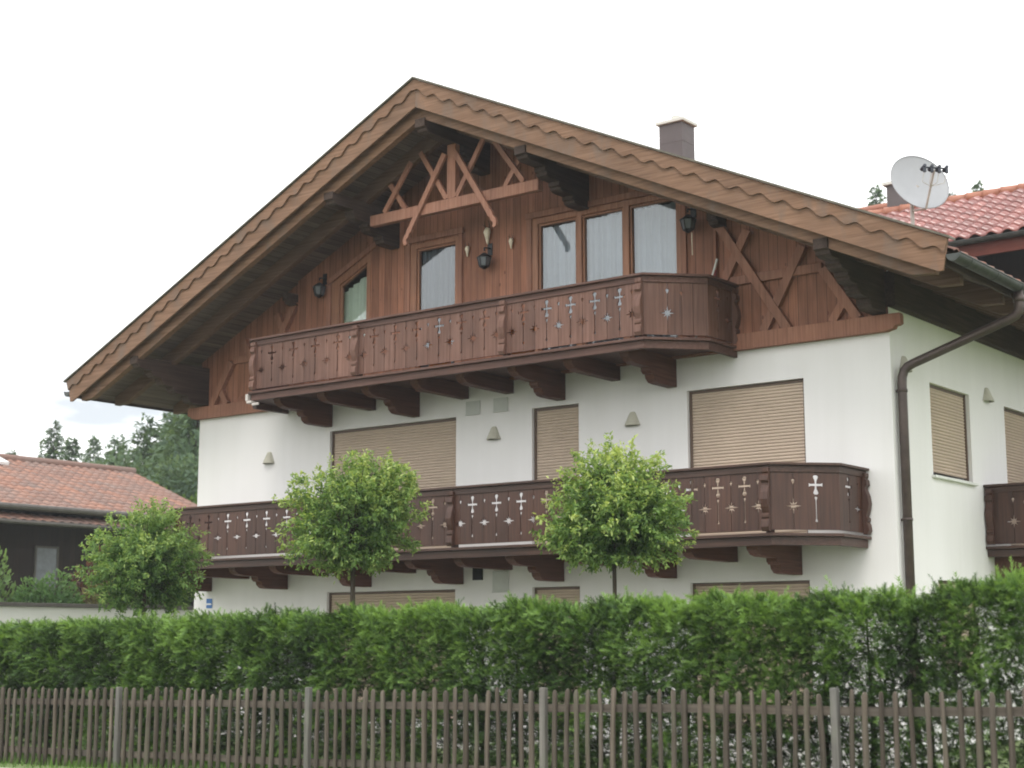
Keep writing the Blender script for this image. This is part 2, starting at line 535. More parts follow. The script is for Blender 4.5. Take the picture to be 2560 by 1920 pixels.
def np_mesh(name, V, polys, mat, parent=None, tint=None, smooth=False):
    """fast mesh from arrays; polys = (n, k) vertex indices"""
    og = ORIGIN[parent] if parent is not None else Vector((0, 0, 0))
    me = bpy.data.meshes.new(name)
    V = np.asarray(V, dtype=np.float64) - np.array(og)
    polys = np.asarray(polys, dtype=np.int32)
    n, k = polys.shape
    me.vertices.add(len(V)); me.vertices.foreach_set('co', V.ravel())
    me.loops.add(n * k); me.loops.foreach_set('vertex_index', polys.ravel())
    me.polygons.add(n)
    me.polygons.foreach_set('loop_start', np.arange(0, n * k, k, dtype=np.int32))
    me.polygons.foreach_set('loop_total', np.full(n, k, dtype=np.int32))
    if smooth:
        me.polygons.foreach_set('use_smooth', [True] * n)
    me.update(calc_edges=True)
    if tint is not None:
        at = me.attributes.new('tint', 'FLOAT', 'POINT')
        at.data.foreach_set('value', np.asarray(tint, dtype=np.float32))
    me.materials.append(MATS[mat])
    o = bpy.data.objects.new(name, me)
    COL.objects.link(o)
    if parent is not None:
        o.parent = parent
    ORIGIN[o] = og
    return o


def tile_field(name, o, U, V, Lu, Lv, pitch, row, amp, mat, parent, step=0.03, seed=0, su=8):
    """roof covering of profiled tiles: U runs along the eave, V up the slope"""
    o, U, V = np.array(o, float), np.array(U, float), np.array(V, float)
    U /= np.linalg.norm(U); V /= np.linalg.norm(V)
    nrm = np.cross(U, V); nrm = nrm if nrm[2] > 0 else -nrm
    rg = np.random.default_rng(seed)
    nu, nv = int(round(Lu / pitch)), int(round(Lv / row))
    pitch, row = Lu / nu, Lv / nv
    ph = np.linspace(0, 1, su + 1)
    prof = amp * np.where(ph < 0.62, np.sin(ph / 0.62 * math.pi), -0.35 * np.sin((ph - 0.62) / 0.38 * math.pi))
    verts, faces, tint = [], [], []
    for j in range(nv):
        for i in range(nu):
            k = len(verts)
            t = rg.random()
            jit = rg.normal(0, 0.003)
            for (vv, hh) in ((j * row, 0.0), (j * row, step), ((j + 1) * row + 0.01, 0.002)):
                for q in range(su + 1):
                    p = o + U * ((i + ph[q]) * pitch) + V * (vv + jit) + nrm * (prof[q] + hh)
                    verts.append(p); tint.append(t)
            for r_ in range(2):
                for q in range(su):
                    a = k + r_ * (su + 1) + q
                    faces.append((a, a + 1, a + su + 2, a + su + 1))
    return np_mesh(name, verts, faces, mat, parent, tint, smooth=False)
# ================================================================ the chalet
CX, T = -6.83, 0.462
WX0, WX1, WD = -13.66, 0.0, 9.5          # plaster box: x range and depth
def zr(x, base): return base - T * abs(x - CX)

chalet = thing('chalet', (CX, 0, 0.3), 'large white alpine house with brown timber gable, wide overhanging roof and carved balconies', 'house')

# openings: (x0, x1, z0, z1)
FRONT = [(-10.29, -7.465, 3.02, 5.194), (-5.937, -5.05, 3.02, 5.194), (-3.136, -1.277, 3.02, 5.194),
         (-10.29, -7.465, 0.40, 2.444), (-5.937, -5.05, 0.40, 2.444), (-3.136, -1.277, 0.40, 2.444)]
SIDE = [(1.262, 2.69, 3.885, 5.171), (4.08, 5.6, 3.02, 5.171), (1.262, 2.69, 1.2, 2.455)]
rect = lambda a, b, c, d: [(a, c), (b, c), (b, d), (a, d)]

m = MB()
m.sheet([rect(WX0, WX1, 0.05, 5.72)] + [rect(*o) for o in FRONT], XZ, 0.0, 0.3)
m.sheet([[(0.3, 0.05), (WD, 0.05), (WD, 6.6), (0.3, 6.6)]] + [rect(*o) for o in SIDE], YZ, -0.3, 0.0)
m.box(0.0, -0.3, 0.0, 0.298, 5.722, 6.6)
m.sheet([[(0.3, 0.05), (WD, 0.05), (WD, 6.6), (0.3, 6.6)]], YZ, WX0, WX0 + 0.3)
m.sheet([[(WX0 + 0.3, 0.05), (-0.3, 0.05), (-0.3, 6.6), (CX, 9.8), (WX0 + 0.3, 6.6)]], XZ, WD - 0.3, WD)
m.build('wall', 'plaster_white', chalet)

# ---- timber cladding of the gable
GB = 5.74
DOOR = [(-8.43, GB + 0.06), (-7.37, GB + 0.06), (-7.37, 8.17), (-8.43, 8.17)]
WL = [(-10.25, 6.5), (-9.33, 6.5), (-9.33, 8.19), (-10.25, 7.765)]
WR = [(-5.88, GB + 0.06), (-3.13, GB + 0.06), (-3.13, 8.19), (-5.88, 8.19)]
zs = lambda x: zr(x, 9.91)
m = MB()
m.sheet([[(-11.09, GB), (-2.57, GB), (-2.57, zs(-2.57)), (CX, zs(CX)), (-11.09, zs(-11.09))], DOOR, WL, WR], XZ, -0.06, 0.16)
for sgn in (0, 1):
    q = [(-2.57, GB), (-0.004, GB), (-0.004, zs(0)), (-2.57, zs(-2.57))]
    if sgn: q = [(2 * CX - a, b) for a, b in q][::-1]
    m.sheet([q], XZ, -0.004, 0.16)
m.build('gable_cladding', 'gable_wood', chalet)

# carved sill beam along the foot of the gable, its ends notched past the corners
m = MB()
e = [(0, 5.9), (0.20, 5.9), (0.21, 5.86), (0.21, 5.76), (0.17, 5.74), (0.13, 5.74), (0.11, 5.70), (0.05, 5.69), (0, 5.675)]
prof = [(a, b) for a, b in e] + [(-13.66 - a, b) for a, b in e[::-1]]
m.sheet([prof], XZ, -0.12, -0.008)
m.build('sill_beam', 'brace_wood', chalet, 0.006)

# cross braces planted on the outer cladding
BR = [((-2.54, 7.58), (-1.45, 5.88), 0.13, 0.095), ((-2.05, 7.40), (-2.62, 6.40), 0.13, 0.085),
      ((-1.20, 7.03), (-1.84, 5.90), 0.13, 0.08), ((-2.56, 6.69), (-0.92, 6.69), 0.13, 0.06),
      ((-0.905, 6.66), (-0.40, 5.90), 0.13, 0.095), ((-0.62, 6.15), (-0.79, 5.90), 0.12, 0.08)]
for sgn in (0, 1):
    for (p, q, w, d) in BR:
        if sgn: p, q = (2 * CX - p[0], p[1]), (2 * CX - q[0], q[1])
        MB().bar((p[0], -0.006 - d / 2, p[1]), (q[0], -0.006 - d / 2, q[1]), w, d, (0, 1, 0)).build('timber_brace', 'brace_wood', chalet, 0.004)

# ---- windows and door of the gable
def curtain(name, x0, x1, z0, z1, y, mat, parent, cut=None):
    n = int((x1 - x0) / 0.012)
    vs, fs = [], []
    ph = random.random() * 6
    for i in range(n + 1):
        x = x0 + (x1 - x0) * i / n
        yy = y + 0.026 * math.sin(x * 42 + ph + 1.8 * math.sin(x * 7 + ph)) + 0.010 * math.sin(x * 97 + 2 * math.sin(x * 13))
        top = z1 if cut is None else min(z1, cut(x))
        vs += [(x, yy, z0), (x, yy, top)]
    for i in range(n):
        fs.append((2 * i, 2 * i + 2, 2 * i + 3, 2 * i + 1))
    return link_mesh(name, vs, fs, mat, parent, smooth=True, recalc=False)

def gable_window(name, outer, panes, cmat, cut=None, ctop=8.06):
    sh = lambda pts, g: pts
    f = MB()
    f.sheet([outer] + panes, XZ, -0.075, 0.05)
    fr = f.build(name, 'window_wood', chalet, 0.006)
    # sash bead round every pane
    for p in panes:
        cx = sum(a for a, _ in p) / len(p); cz = sum(b for _, b in p) / len(p)
        inner = [(a + (0.035 if a < cx else -0.035), b + (0.035 if b < cz else -0.035)) for a, b in p]
        MB().sheet([[(a + (0.004 if a < cx else -0.004), b + (0.004 if b < cz else -0.004)) for a, b in p], inner], XZ, -0.045, 0.03).build('sash', 'window_wood', fr, 0.004)
        link_mesh('pane', [(a + (-0.003 if a < cx else 0.003), -0.010, b + (-0.003 if b < cz else 0.003)) for a, b in inner], [tuple(range(len(inner)))], 'glass', fr, recalc=False)
    x0 = min(a for a, _ in outer); x1 = max(a for a, _ in outer); z0 = min(b for _, b in outer)
    curtain('curtain', x0 + 0.05, x1 - 0.05, z0 + 0.05, ctop, 0.075, cmat, fr, cut)
    # casing on the cladding
    return fr

gable_window('window', [(a, b) for a, b in WR], [rect(-5.76, -5.02, 5.93, 8.10), rect(-4.92, -4.16, 5.93, 8.10), rect(-4.05, -3.21, 5.93, 8.10)], 'curtain_cloth')
gable_window('window', [(a, b) for a, b in WL], [[(-10.06, 6.62), (-9.41, 6.62), (-9.41, 8.03), (-10.06, 7.73)]], 'curtain_green', lambda x: 7.60 + T * (x + 10.1), 8.0)
gable_window('balcony_door', DOOR, [rect(-8.29, -7.44, 5.95, 8.09)], 'curtain_grey')
for (x0, x1, z1) in ((-5.97, -3.05, 8.20), (-8.52, -7.29, 8.20)):
    m = MB()
    m.box(x0, x0 + 0.10, -0.095, -0.063, 5.95, z1); m.box(x1 - 0.09, x1, -0.095, -0.063, 5.95, z1)
    m.box(x0 - 0.02, x1 + 0.02, -0.10, -0.063, z1 + 0.002, z1 + 0.10)
    m.build('casing', 'brace_wood', chalet, 0.004)
m = MB()
m.bar((-10.34, -0.079, 7.80), (-9.2, -0.079, 8.325), 0.09, 0.032, (0, 1, 0))
m.box(-10.35, -10.255, -0.095, -0.063, 5.95, 7.76)
m.build('casing', 'brace_wood', chalet, 0.004)

# ---- roller shutters, all down
def shutter(to3, a0, a1, z0, z1, depth):
    """to3(a, d, z): a along the wall, d into it"""
    vs, fs = [], []
    pitch = 0.046
    n = int((z1 - z0 - 0.05) / pitch)
    zt = z1 - 0.03
    pf = [(0.0, 0.0), (-0.010, 0.009), (-0.013, 0.02), (-0.010, 0.034), (0.0, 0.042), (0.004, pitch)]
    for k in range(n):
        base = zt - k * pitch
        b0 = len(vs)
        for d, dz in pf:
            vs += [to3(a0 + 0.03, depth + d, base - dz), to3(a1 - 0.03, depth + d, base - dz)]
        for i in range(len(pf) - 1):
            q = b0 + 2 * i
            fs.append((q, q + 1, q + 3, q + 2))
    zb = zt - n * pitch
    s = link_mesh('roller_shutter', vs, fs, 'shutter_slat', chalet, recalc=False)
    for (p, q) in ((a0 + 0.003, a0 + 0.04), (a1 - 0.04, a1 - 0.003)):
        m = MB()
        vs8 = [to3(a, d, z) for z in (z0, z1 - 0.004) for d in (depth - 0.03, depth + 0.03) for a in (p, q)]
        m.add(vs8, [(0, 2, 3, 1), (4, 5, 7, 6), (0, 1, 5, 4), (2, 6, 7, 3), (0, 4, 6, 2), (1, 3, 7, 5)])
        m.build('guide_rail', 'shutter_rail', s)
    m = MB()
    vs8 = [to3(a, d, z) for z in (z1 - 0.045, z1 - 0.006) for d in (depth - 0.02, depth + 0.02) for a in (a0 + 0.042, a1 - 0.042)]
    m.add(vs8, [(0, 2, 3, 1), (4, 5, 7, 6), (0, 1, 5, 4), (2, 6, 7, 3), (0, 4, 6, 2), (1, 3, 7, 5)])
    m.build('lintel_strip', 'shutter_rail', s)
    return s
for o in FRONT: shutter(lambda a, d, z: (a, d, z), o[0], o[1], o[2], o[3], 0.085)
for o in SIDE: shutter(lambda a, d, z: (-d, a, z), o[0], o[1], o[2], o[3], 0.085)
for o in (SIDE[0], SIDE[2]):
    MB().box(-0.08, 0.06, o[0] - 0.05, o[1] + 0.07, o[2] - 0.045, o[2] - 0.004).build('window_sill', 'sill_stone', chalet, 0.005)

# ---- small wall plates
for (x0, x1, z0, z1) in ((-7.255, -6.965, 5.205, 5.42), (-6.69, -6.40, 5.205, 5.42), (-6.70, -6.385, 2.385, 2.70)):
    m = MB(); m.box(x0, x1, -0.018, -0.002, z0, z1)
    m.box(x0 - 0.006, x1 + 0.006, -0.028, -0.0185, z0 - 0.012, z0 + 0.008)
    v = m.build('wall_vent', 'vent_grey', chalet, 0.003)
m = MB(); m.box(-7.09, -6.90, -0.03, -0.002, 2.575, 2.80)
for k in range(6): m.box(-7.08, -6.91, -0.04, -0.0305, 2.585 + k * 0.035, 2.605 + k * 0.035)
m.build('vent_grille', 'iron_black', chalet)

# ---- lattice truss hung under the verge
TY = -0.87
truss = MB().box(-8.56, -5.11, TY - 0.06, TY + 0.06, 8.34, 8.52).build('gable_truss', 'truss_wood', chalet, 0.008)
MB().box(CX - 0.085, CX + 0.085, TY - 0.055, TY + 0.055, 8.522, 9.46).build('king_post', 'truss_wood', truss, 0.005)
def tbrace(p, q, dy, w=0.085, name='diagonal'):
    return MB().bar((p[0], TY + dy, p[1]), (q[0], TY + dy, q[1]), w, 0.05, (0, 1, 0)).build(name, 'truss_wood', truss, 0.004)
for s_ in (1, -1):
    X = lambda a: CX + s_ * a
    # long brace running past the tie beam into a carved hook
    m = MB()
    a, b_ = Vector((X(0.10), 9.25)), Vector((X(0.80), 8.16))
    t = (b_ - a).normalized(); n = Vector((-t.y, t.x)) * (1 if s_ > 0 else -1)
    L_ = (b_ - a).length
    w = 0.05
    outl = [a + n * w, a - n * w, b_ - n * w * 0.9, b_ - n * 0.055 + t * 0.05, b_ - n * 0.035 + t * 0.10, b_ - n * 0.05 + t * 0.16, b_ - n * 0.03 + t * 0.20,
            b_ - n * 0.045 + t * 0.235, b_ - n * 0.075 + t * 0.25, b_ - n * 0.07 + t * 0.29, b_ - n * 0.02 + t * 0.30, b_ + n * 0.03 + t * 0.25, b_ + n * 0.045 + t * 0.18,
            b_ + n * 0.03 + t * 0.11, b_ + n * 0.05 + t * 0.05, b_ + n * w * 0.9]
    m.sheet([[(p.x, p.y) for p in outl]], XZ, TY - 0.115, TY - 0.062)
    m.build('hooked_brace', 'truss_wood', truss, 0.004)
    tbrace((X(0.10), 8.53), (X(0.66), 9.40), -0.03)
    tbrace((X(1.02), 8.53), (X(1.46), 9.14), 0.03)
    tbrace((X(1.43), 8.53), (X(0.86), 9.28), -0.03)

# ---- roof
roof = MB()
th = math.atan(T); ct, st = math.cos(th), math.sin(th)
Y0, Y1 = -1.76, 10.5
EX = 8.30                                   # half span of the roof boards
for s_ in (1, -1):
    X = lambda a: CX + s_ * a
    roof.add([(X(0), Y0, 9.91), (X(EX), Y0, zr(X(EX), 9.91)), (X(EX), Y1, zr(X(EX), 9.91)), (X(0), Y1, 9.91),
              (X(0), Y0, 10.06), (X(EX), Y0, zr(X(EX), 10.06)), (X(EX), Y1, zr(X(EX), 10.06)), (X(0), Y1, 10.06)],
             [(0, 1, 2, 3), (7, 6, 5, 4), (0, 4, 5, 1), (1, 5, 6, 2), (2, 6, 7, 3)])
roof = roof.build('roof', 'soffit_wood', chalet)
for s_ in (1, -1):
    X = lambda a: CX + s_ * a
    o = (X(EX + 0.13), Y0 + 0.03, zr(X(EX + 0.13), 10.085))
    tile_field('roof_tiles', o, (0, 1, 0), (-s_ * ct, 0, st), 12.2, (EX + 0.13) / ct, 0.30, 0.36, 0.035, 'tile_main', roof, 0.02, 3)
    # bargeboard, back layer and the wave-cut front layer, each side
    bb = [(X(0), 9.77), (X(8.27), zr(X(8.27), 9.77)), (X(8.33), zr(X(8.33), 9.80)), (X(8.40), zr(X(8.40), 10.20)), (X(0), 10.20)]
    MB().sheet([bb], XZ, -1.80, -1.762).build('bargeboard', 'verge_wood', roof, 0.004)
    wave = []
    n = 26 * 12
    for i in range(n + 1):
        a = 8.36 * i / n
        ph = (a / 0.327) % 1.0
        wv = 0.034 * math.sin(2 * math.pi * ph)
        wave.append((X(a), zr(X(a), 10.035) + wv))
    wb = wave + [(X(8.42), zr(X(8.42), 10.215)), (X(0), 10.215)]
    MB().sheet([wb], XZ, -1.835, -1.803).build('wave_board', 'verge_wood', roof)
    fl = [(X(0), 10.222), (X(8.46), zr(X(8.46), 10.222)), (X(8.46), zr(X(8.46), 10.25)), (X(0), 10.25)]
    MB().sheet([fl], XZ, -1.87, -1.70).build('verge_flashing', 'metal_flashing', roof)
    # rafters
    for k, yy in enumerate([-1.60, -0.85, 0.55, 1.3, 2.1, 2.9, 3.7, 4.5, 5.3, 6.1, 6.9, 7.7, 8.5]):
        a0 = 0.0 if yy < 0 else 6.85
        a1 = 8.18
        r_ = [(X(a0), zr(X(a0), 9.905)), (X(a0), zr(X(a0), 9.63)), (X(a1 - 0.3), zr(X(a1 - 0.3), 9.63)), (X(a1), zr(X(a1), 9.75)), (X(a1), zr(X(a1), 9.905))]
        MB().sheet([r_], XZ, yy - 0.06, yy + 0.06).build('rafter', 'verge_wood' if yy < -1 else 'rafter_wood', roof, 0.004)
    # eave board and gutter
    MB().box(X(EX + 0.002), X(EX + 0.03), Y0 + 0.06, Y1 - 0.02, zr(X(EX), 9.86), zr(X(EX), 10.05)).build('eave_board', 'purlin_wood', roof)
    gx, gz, R_, r_ = X(8.452), 6.145, 0.088, 0.080
    arc = [(gx + R_ * math.cos(a), gz + R_ * math.sin(a)) for a in np.linspace(math.pi, 2 * math.pi, 13)]
    arc += [(gx + r_ * math.cos(a), gz + r_ * math.sin(a)) for a in np.linspace(2 * math.pi, math.pi, 13)]
    m = MB().sheet([arc], XZ, -1.78, Y1)
    m.sheet([[(gx + R_ * math.cos(a), gz + R_ * math.sin(a)) for a in np.linspace(math.pi, 2 * math.pi, 13)]], XZ, -1.785, -1.781)
    m.tube([(gx + s_ * R_, -1.785, gz + 0.004), (gx + s_ * R_, Y1, gz + 0.004)], 0.011, 8)
    for k in range(14):
        yy = -1.4 + k * 0.85
        arc2 = [(gx + (R_ + 0.006) * math.cos(a), gz + (R_ + 0.006) * math.sin(a)) for a in np.linspace(math.pi, 2 * math.pi, 13)]
        arc2 += [(gx + (R_ + 0.001) * math.cos(a), gz + (R_ + 0.001) * math.sin(a)) for a in np.linspace(2 * math.pi, math.pi, 13)]
        m.sheet([arc2], XZ, yy, yy + 0.03)
    m.build('gutter', 'metal_verdigris', roof)
# ridge capping
m = MB()
for k in range(30):
    y = -1.72 + k * 0.4
    m.tube([(CX, y, 10.10), (CX, y + 0.42, 10.115)], [0.085, 0.075], 12)
m.build('ridge_tiles', 'tile_main', roof, 0, False, True)

# purlins on stepped consoles
def console(x, zt, h, steps, w=0.2, tail=-1.69, hb=0.2):
    """purlin of height hb reaching out to tail, carried on stepped corbels: (reach, bottom) pairs"""
    p = [(0.14, zt), (tail, zt), (tail, zt - hb * 0.62), (tail + 0.05, zt - hb * 0.70), (tail + 0.07, zt - hb * 0.9), (tail + 0.14, zt - hb)]
    for (yy, zb) in steps:
        zl = p[-1][1]
        p += [(yy, zl), (yy, zl - (zl - zb) * 0.45), (yy + 0.04, zl - (zl - zb) * 0.55), (yy + 0.05, zl - (zl - zb) * 0.82), (yy + 0.11, zb)]
    p.append((0.14, p[-1][1]))
    return MB().sheet([p], YZ, x - w / 2, x + w / 2).build('purlin', 'purlin_wood', roof, 0.006)
console(CX, 9.62, 0, [(-0.75, 9.24), (-0.45, 9.10)], 0.2, -1.69, 0.22)
for s_ in (1, -1):
    console(CX + s_ * 1.95, 8.79, 0, [(-1.2, 8.44), (-0.85, 8.30), (-0.5, 8.17)], 0.2, -1.69, 0.2)
    console(CX + s_ * 6.70, 6.63, 0, [(-1.36, 6.30), (-1.12, 6.18), (-0.85, 6.06), (-0.5, 5.93)], 0.2, -1.69, 0.22)
    console(CX + s_ * 4.33, 7.70, 0, [], 0.16, -0.30, 0.2)
    # wall plate carrying the eaves rafters along the side wall
    xw = 0.043 if s_ > 0 else 2 * CX - 0.043
    MB().box(xw - 0.072, xw + 0.072, -0.03, WD, 6.02, 6.50).build('purlin', 'purlin_wood', roof, 0.006)

# downpipe, front corner of the side wall
m = MB()
pp = [(1.622, 0.36, 6.075), (1.622, 0.36, 5.90), (1.612, 0.36, 5.82), (1.575, 0.358, 5.765), (1.50, 0.355, 5.725), (0.235, 0.20, 5.262), (0.155, 0.18, 5.22), (0.11, 0.165, 5.165), (0.09, 0.15, 5.08), (0.085, 0.145, 4.98), (0.085, 0.145, 0.35)]
m.tube(pp, 0.062, 14)
for z in (4.9, 3.2, 1.5):
    m.tube([(0.085, 0.145, z - 0.02), (0.085, 0.145, z + 0.02)], 0.070, 14)
    m.box(-0.01, 0.05, 0.13, 0.16, z - 0.015, z + 0.015)
m.tube([(1.622, 0.36, 6.02), (1.622, 0.36, 5.93)], 0.071, 14)
m.build('downpipe', 'metal_brown', roof, 0, True)

# chimney: sheet-clad stack, pale slab, pot
ch = MB().box(-6.05, -5.565, 4.0, 4.43, 9.4, 10.86)
for k in range(3): ch.box(-6.054, -5.561, 3.996, 4.434, 9.9 + k * 0.3, 9.905 + k * 0.3)
ch = ch.build('chimney', 'chimney_sheet', chalet, 0.006)
MB().box(-6.10, -5.515, 3.95, 4.48, 10.863, 10.925).build('cap', 'cap_white', ch, 0.008)
MB().lathe((-5.81, 4.2, 10.926), [(0.10, 0), (0.10, 0.02), (0.085, 0.025), (0.085, 0.10), (0.09, 0.11), (0.06, 0.115)], 18).build('pot', 'cap_white', ch)

# ---- balconies
def half_cross(z):
    return [(0.003, z - 0.125), (0.024, z - 0.122), (0.037, z - 0.105), (0.032, z - 0.086), (0.017, z - 0.055), (0.013, z - 0.016), (0.066, z - 0.013), (0.094, z - 0.026),
            (0.094, z + 0.026), (0.066, z + 0.013), (0.013, z + 0.016), (0.017, z + 0.055), (0.032, z + 0.086), (0.037, z + 0.105), (0.024, z + 0.122), (0.003, z + 0.125)]
def half_slot(z0, z1):
    return [(0.003, z0), (0.019, z0 + 0.006), (0.017, z0 + 0.024), (0.0085, z0 + 0.045), (0.0085, z1 - 0.05), (0.021, z1 - 0.018), (0.018, z1 - 0.005), (0.003, z1)]
def half_drop(z):
    return [(0.003, z - 0.036), (0.015, z - 0.010), (0.023, z + 0.012), (0.015, z + 0.029), (0.003, z + 0.031)]
def half_star(z, r=0.108, r2=0.080, r3=0.033):
    p = [(0.003, z - r)]
    for k in range(1, 8):
        a = -math.pi / 2 + k * math.pi / 8
        rr = r3 if k % 2 else (r if k % 4 == 0 else r2)
        p.append((max(0.003, rr * math.cos(a)), z + rr * math.sin(a)))
    p.append((0.003, z + r))
    return p
def col_edge(kind, zb, zt):
    """right-hand contour of a board joint from zb up to zt"""
    e = [(0.003, zb)]
    if kind == 'c':
        e += half_slot(zt - 0.64, zt - 0.315) + half_cross(zt - 0.165)
    elif kind == 's':
        e += half_star(zt - 0.435) + half_drop(zt - 0.125)
    elif kind == 'd':
        e += half_drop(zt - 0.155)
    return e + [(0.003, zt)]
def panel(P, Q, joints, zb, zt, mat, parent, thick=0.022):
    """board panel from P to Q in plan; joints = [(s, kind)] along it"""
    P, Q = Vector(P), Vector(Q)
    t = (Q - P).normalized(); L_ = (Q - P).length
    n = Vector((t.y, -t.x))
    js = [(0.0, '-')] + [j for j in joints if 0.03 < j[0] < L_ - 0.03] + [(L_, '-')]
    m = MB(); tint = []
    for (s0, k0), (s1, k1) in zip(js[:-1], js[1:]):
        left = [(s0 + a, z) for a, z in col_edge(k0, zb, zt)]
        right = [(s1 - a, z) for a, z in col_edge(k1, zb, zt)]
        off = random.uniform(-0.002, 0.002)
        k = len(m.v)
        m.sheet([left + right[::-1]], lambda a, b_, d: (P.x + t.x * a + n.x * (d + off), P.y + t.y * a + n.y * (d + off), b_), -thick, 0.0)
        tint += [random.uniform(0.82, 1.18)] * (len(m.v) - k)
    return link_mesh('panel', m.v, m.f, mat, parent, tint=tint)
POST = [(0, 0.025), (.05, .025), (.078, .075), (.066, .155), (.045, .185), (.062, .2), (.062, .235), (.04, .255), (.068, .335), (.084, .43), (.072, .525), (.04, .61), (.04, .64), (.068, .67), (.063, .735), (.036, .755), (.052, .78), (.052, .832), (0, .832)]
def post(P, n, zd, mat, parent, w=0.105):
    P = Vector(P); n = Vector(n).normalized(); t = Vector((-n.y, n.x))
    m = MB().sheet([[(a * 1.08, b_) for a, b_ in POST]], lambda a, b_, d: (P.x + n.x * a + t.x * d, P.y + n.y * a + t.y * d, zd + b_), -w / 2, w / 2)
    return m.build('post', mat, parent, 0.003)
def corbel(x1, T_, big, parent, mat='beam_dark', w=0.16, reach=-1.36):
    r = reach
    p = [(0.0, T_), (r, T_), (r, T_ - 0.04), (r + 0.05, T_ - 0.085), (r + 0.10, T_ - 0.085), (r + 0.13, T_ - 0.15), (r + 0.21, T_ - 0.205), (r + 0.32, T_ - 0.225)]
    if big:
        b_ = r + 0.64
        p += [(b_, T_ - 0.23), (b_ + 0.005, T_ - 0.275), (b_ + 0.05, T_ - 0.315), (b_ + 0.10, T_ - 0.315), (b_ + 0.12, T_ - 0.37), (b_ + 0.19, T_ - 0.42), (b_ + 0.28, T_ - 0.43), (0.0, T_ - 0.43)]
    else:
        p += [(0.0, T_ - 0.23)]
    return MB().sheet([p], YZ, x1 - w, x1).build('corbel', mat, parent, 0.005)

def balcony(xl, xr, zd, fields, corbels, mats, chamfer):
    """front gallery with chamfered corners; zd = top of deck; fields = [(post x0, post x1, crosses)]"""
    wood_p, wood_r = mats
    D, c = 1.43, 0.64
    path = [(xl, -0.006), (xl, -(D - c)), (xl + c, -D), (xr - c, -D), (xr, -(D - c)), (xr, -0.006)]
    deck = MB()
    o = 0.065
    deck.sheet([[(xl - o, -0.008), (xl - o, -(D - c) - 0.03), (xl + c - 0.03, -D - o), (xr - c + 0.03, -D - o), (xr + o, -(D - c) - 0.03), (xr + o, -0.008)]],
               lambda a, b_, d: (a, b_, d), zd - 0.038, zd)
    bal = deck.build('balcony', wood_r, chalet, 0.004)
    MB().strip(path, -0.05, 0.012, zd - 0.15, zd - 0.040).build('floor_beam', wood_r, bal, 0.004)
    zt = zd + 0.90
    MB().strip(path, -0.07, 0.065, zt - 0.035, zt).build('handrail', wood_r, bal, 0.006)
    MB().strip(path, -0.03, 0.018, zt - 0.12, zt - 0.037).build('top_rail', wood_r, bal, 0.003)
    MB().strip(path, -0.045, -0.012, zd + 0.065, zd + 0.11).build('bottom_rail', wood_r, bal, 0.003)
    zb, zp = zd + 0.045, zt - 0.115
    y = -D
    for (x0, x1, n) in fields:
        js = []
        sp = (x1 - x0 - 0.04) / (n + 0.58)
        for k in range(n):
            js.append((x0 + 0.02 + sp * (0.79 + k), 'c'))
        for k in range(n + 1):
            js.append((x0 + 0.02 + sp * (0.29 + k), 's'))
        js = sorted((a - x0, k) for a, k in js)
        panel((x0, y), (x1, y), js, zb, zp, wood_p, bal)
    for x in sorted({f[0] for f in fields} | {f[1] for f in fields}):
        xx = min(max(x, xl + c + 0.05), xr - c - 0.05)
        post((xx, y - 0.003), (0, -1), zd, wood_p + '_post', bal)
        MB().box(xx - 0.04, xx + 0.04, y + 0.025, y + 0.105, zd + 0.002, zt - 0.13).build('baluster', wood_r, bal)
    # chamfers and ends
    ch_j = [(0.20, 's'), (0.45, 'c'), (0.70, 's')]
    panel((xr - c, -D), (xr, -(D - c)), chamfer, zb, zp, wood_p, bal)
    panel((xl, -(D - c)), (xl + c, -D), [(0.905 - a, k) for a, k in chamfer[::-1]], zb, zp, wood_p, bal)
    panel((xr, -(D - c)), (xr, -0.01), [(0.28, 'c'), (0.55, 's')], zb, zp, wood_p, bal)
    panel((xl, -0.01), (xl, -(D - c)), [(0.28, 's'), (0.55, 'c')], zb, zp, wood_p, bal)
    post((xr + 0.003, -0.075), (1, 0), zd, wood_p + '_post', bal)
    post((xl - 0.003, -0.075), (-1, 0), zd, wood_p + '_post', bal)
    for x1, big in corbels:
        corbel(x1, zd - 0.042, big, bal)
    return bal

def wood_tinted(src, name):
    """copy of a timber that also takes the per-board tint of a panel"""
    m = MATS[src].copy(); m.name = name
    N, L = m.node_tree.nodes, m.node_tree.links
    b = N['Principled BSDF']
    old = b.inputs['Base Color'].links[0].from_socket
    at = N.new('ShaderNodeAttribute'); at.attribute_name = 'tint'
    cb = N.new('ShaderNodeCombineColor')
    for i in range(3): L.new(at.outputs['Fac'], cb.inputs[i])
    L.new(mixc(N, L, 1.0, old, cb.outputs[0], 'MULTIPLY'), b.inputs['Base Color'])
    MATS[name] = m
for k in ('balcony_faded', 'balcony_dark'):
    MATS[k + '_post'] = MATS[k]
    wood_tinted(k, k + '_board')
    MATS[k + '_board_post'] = MATS[k]

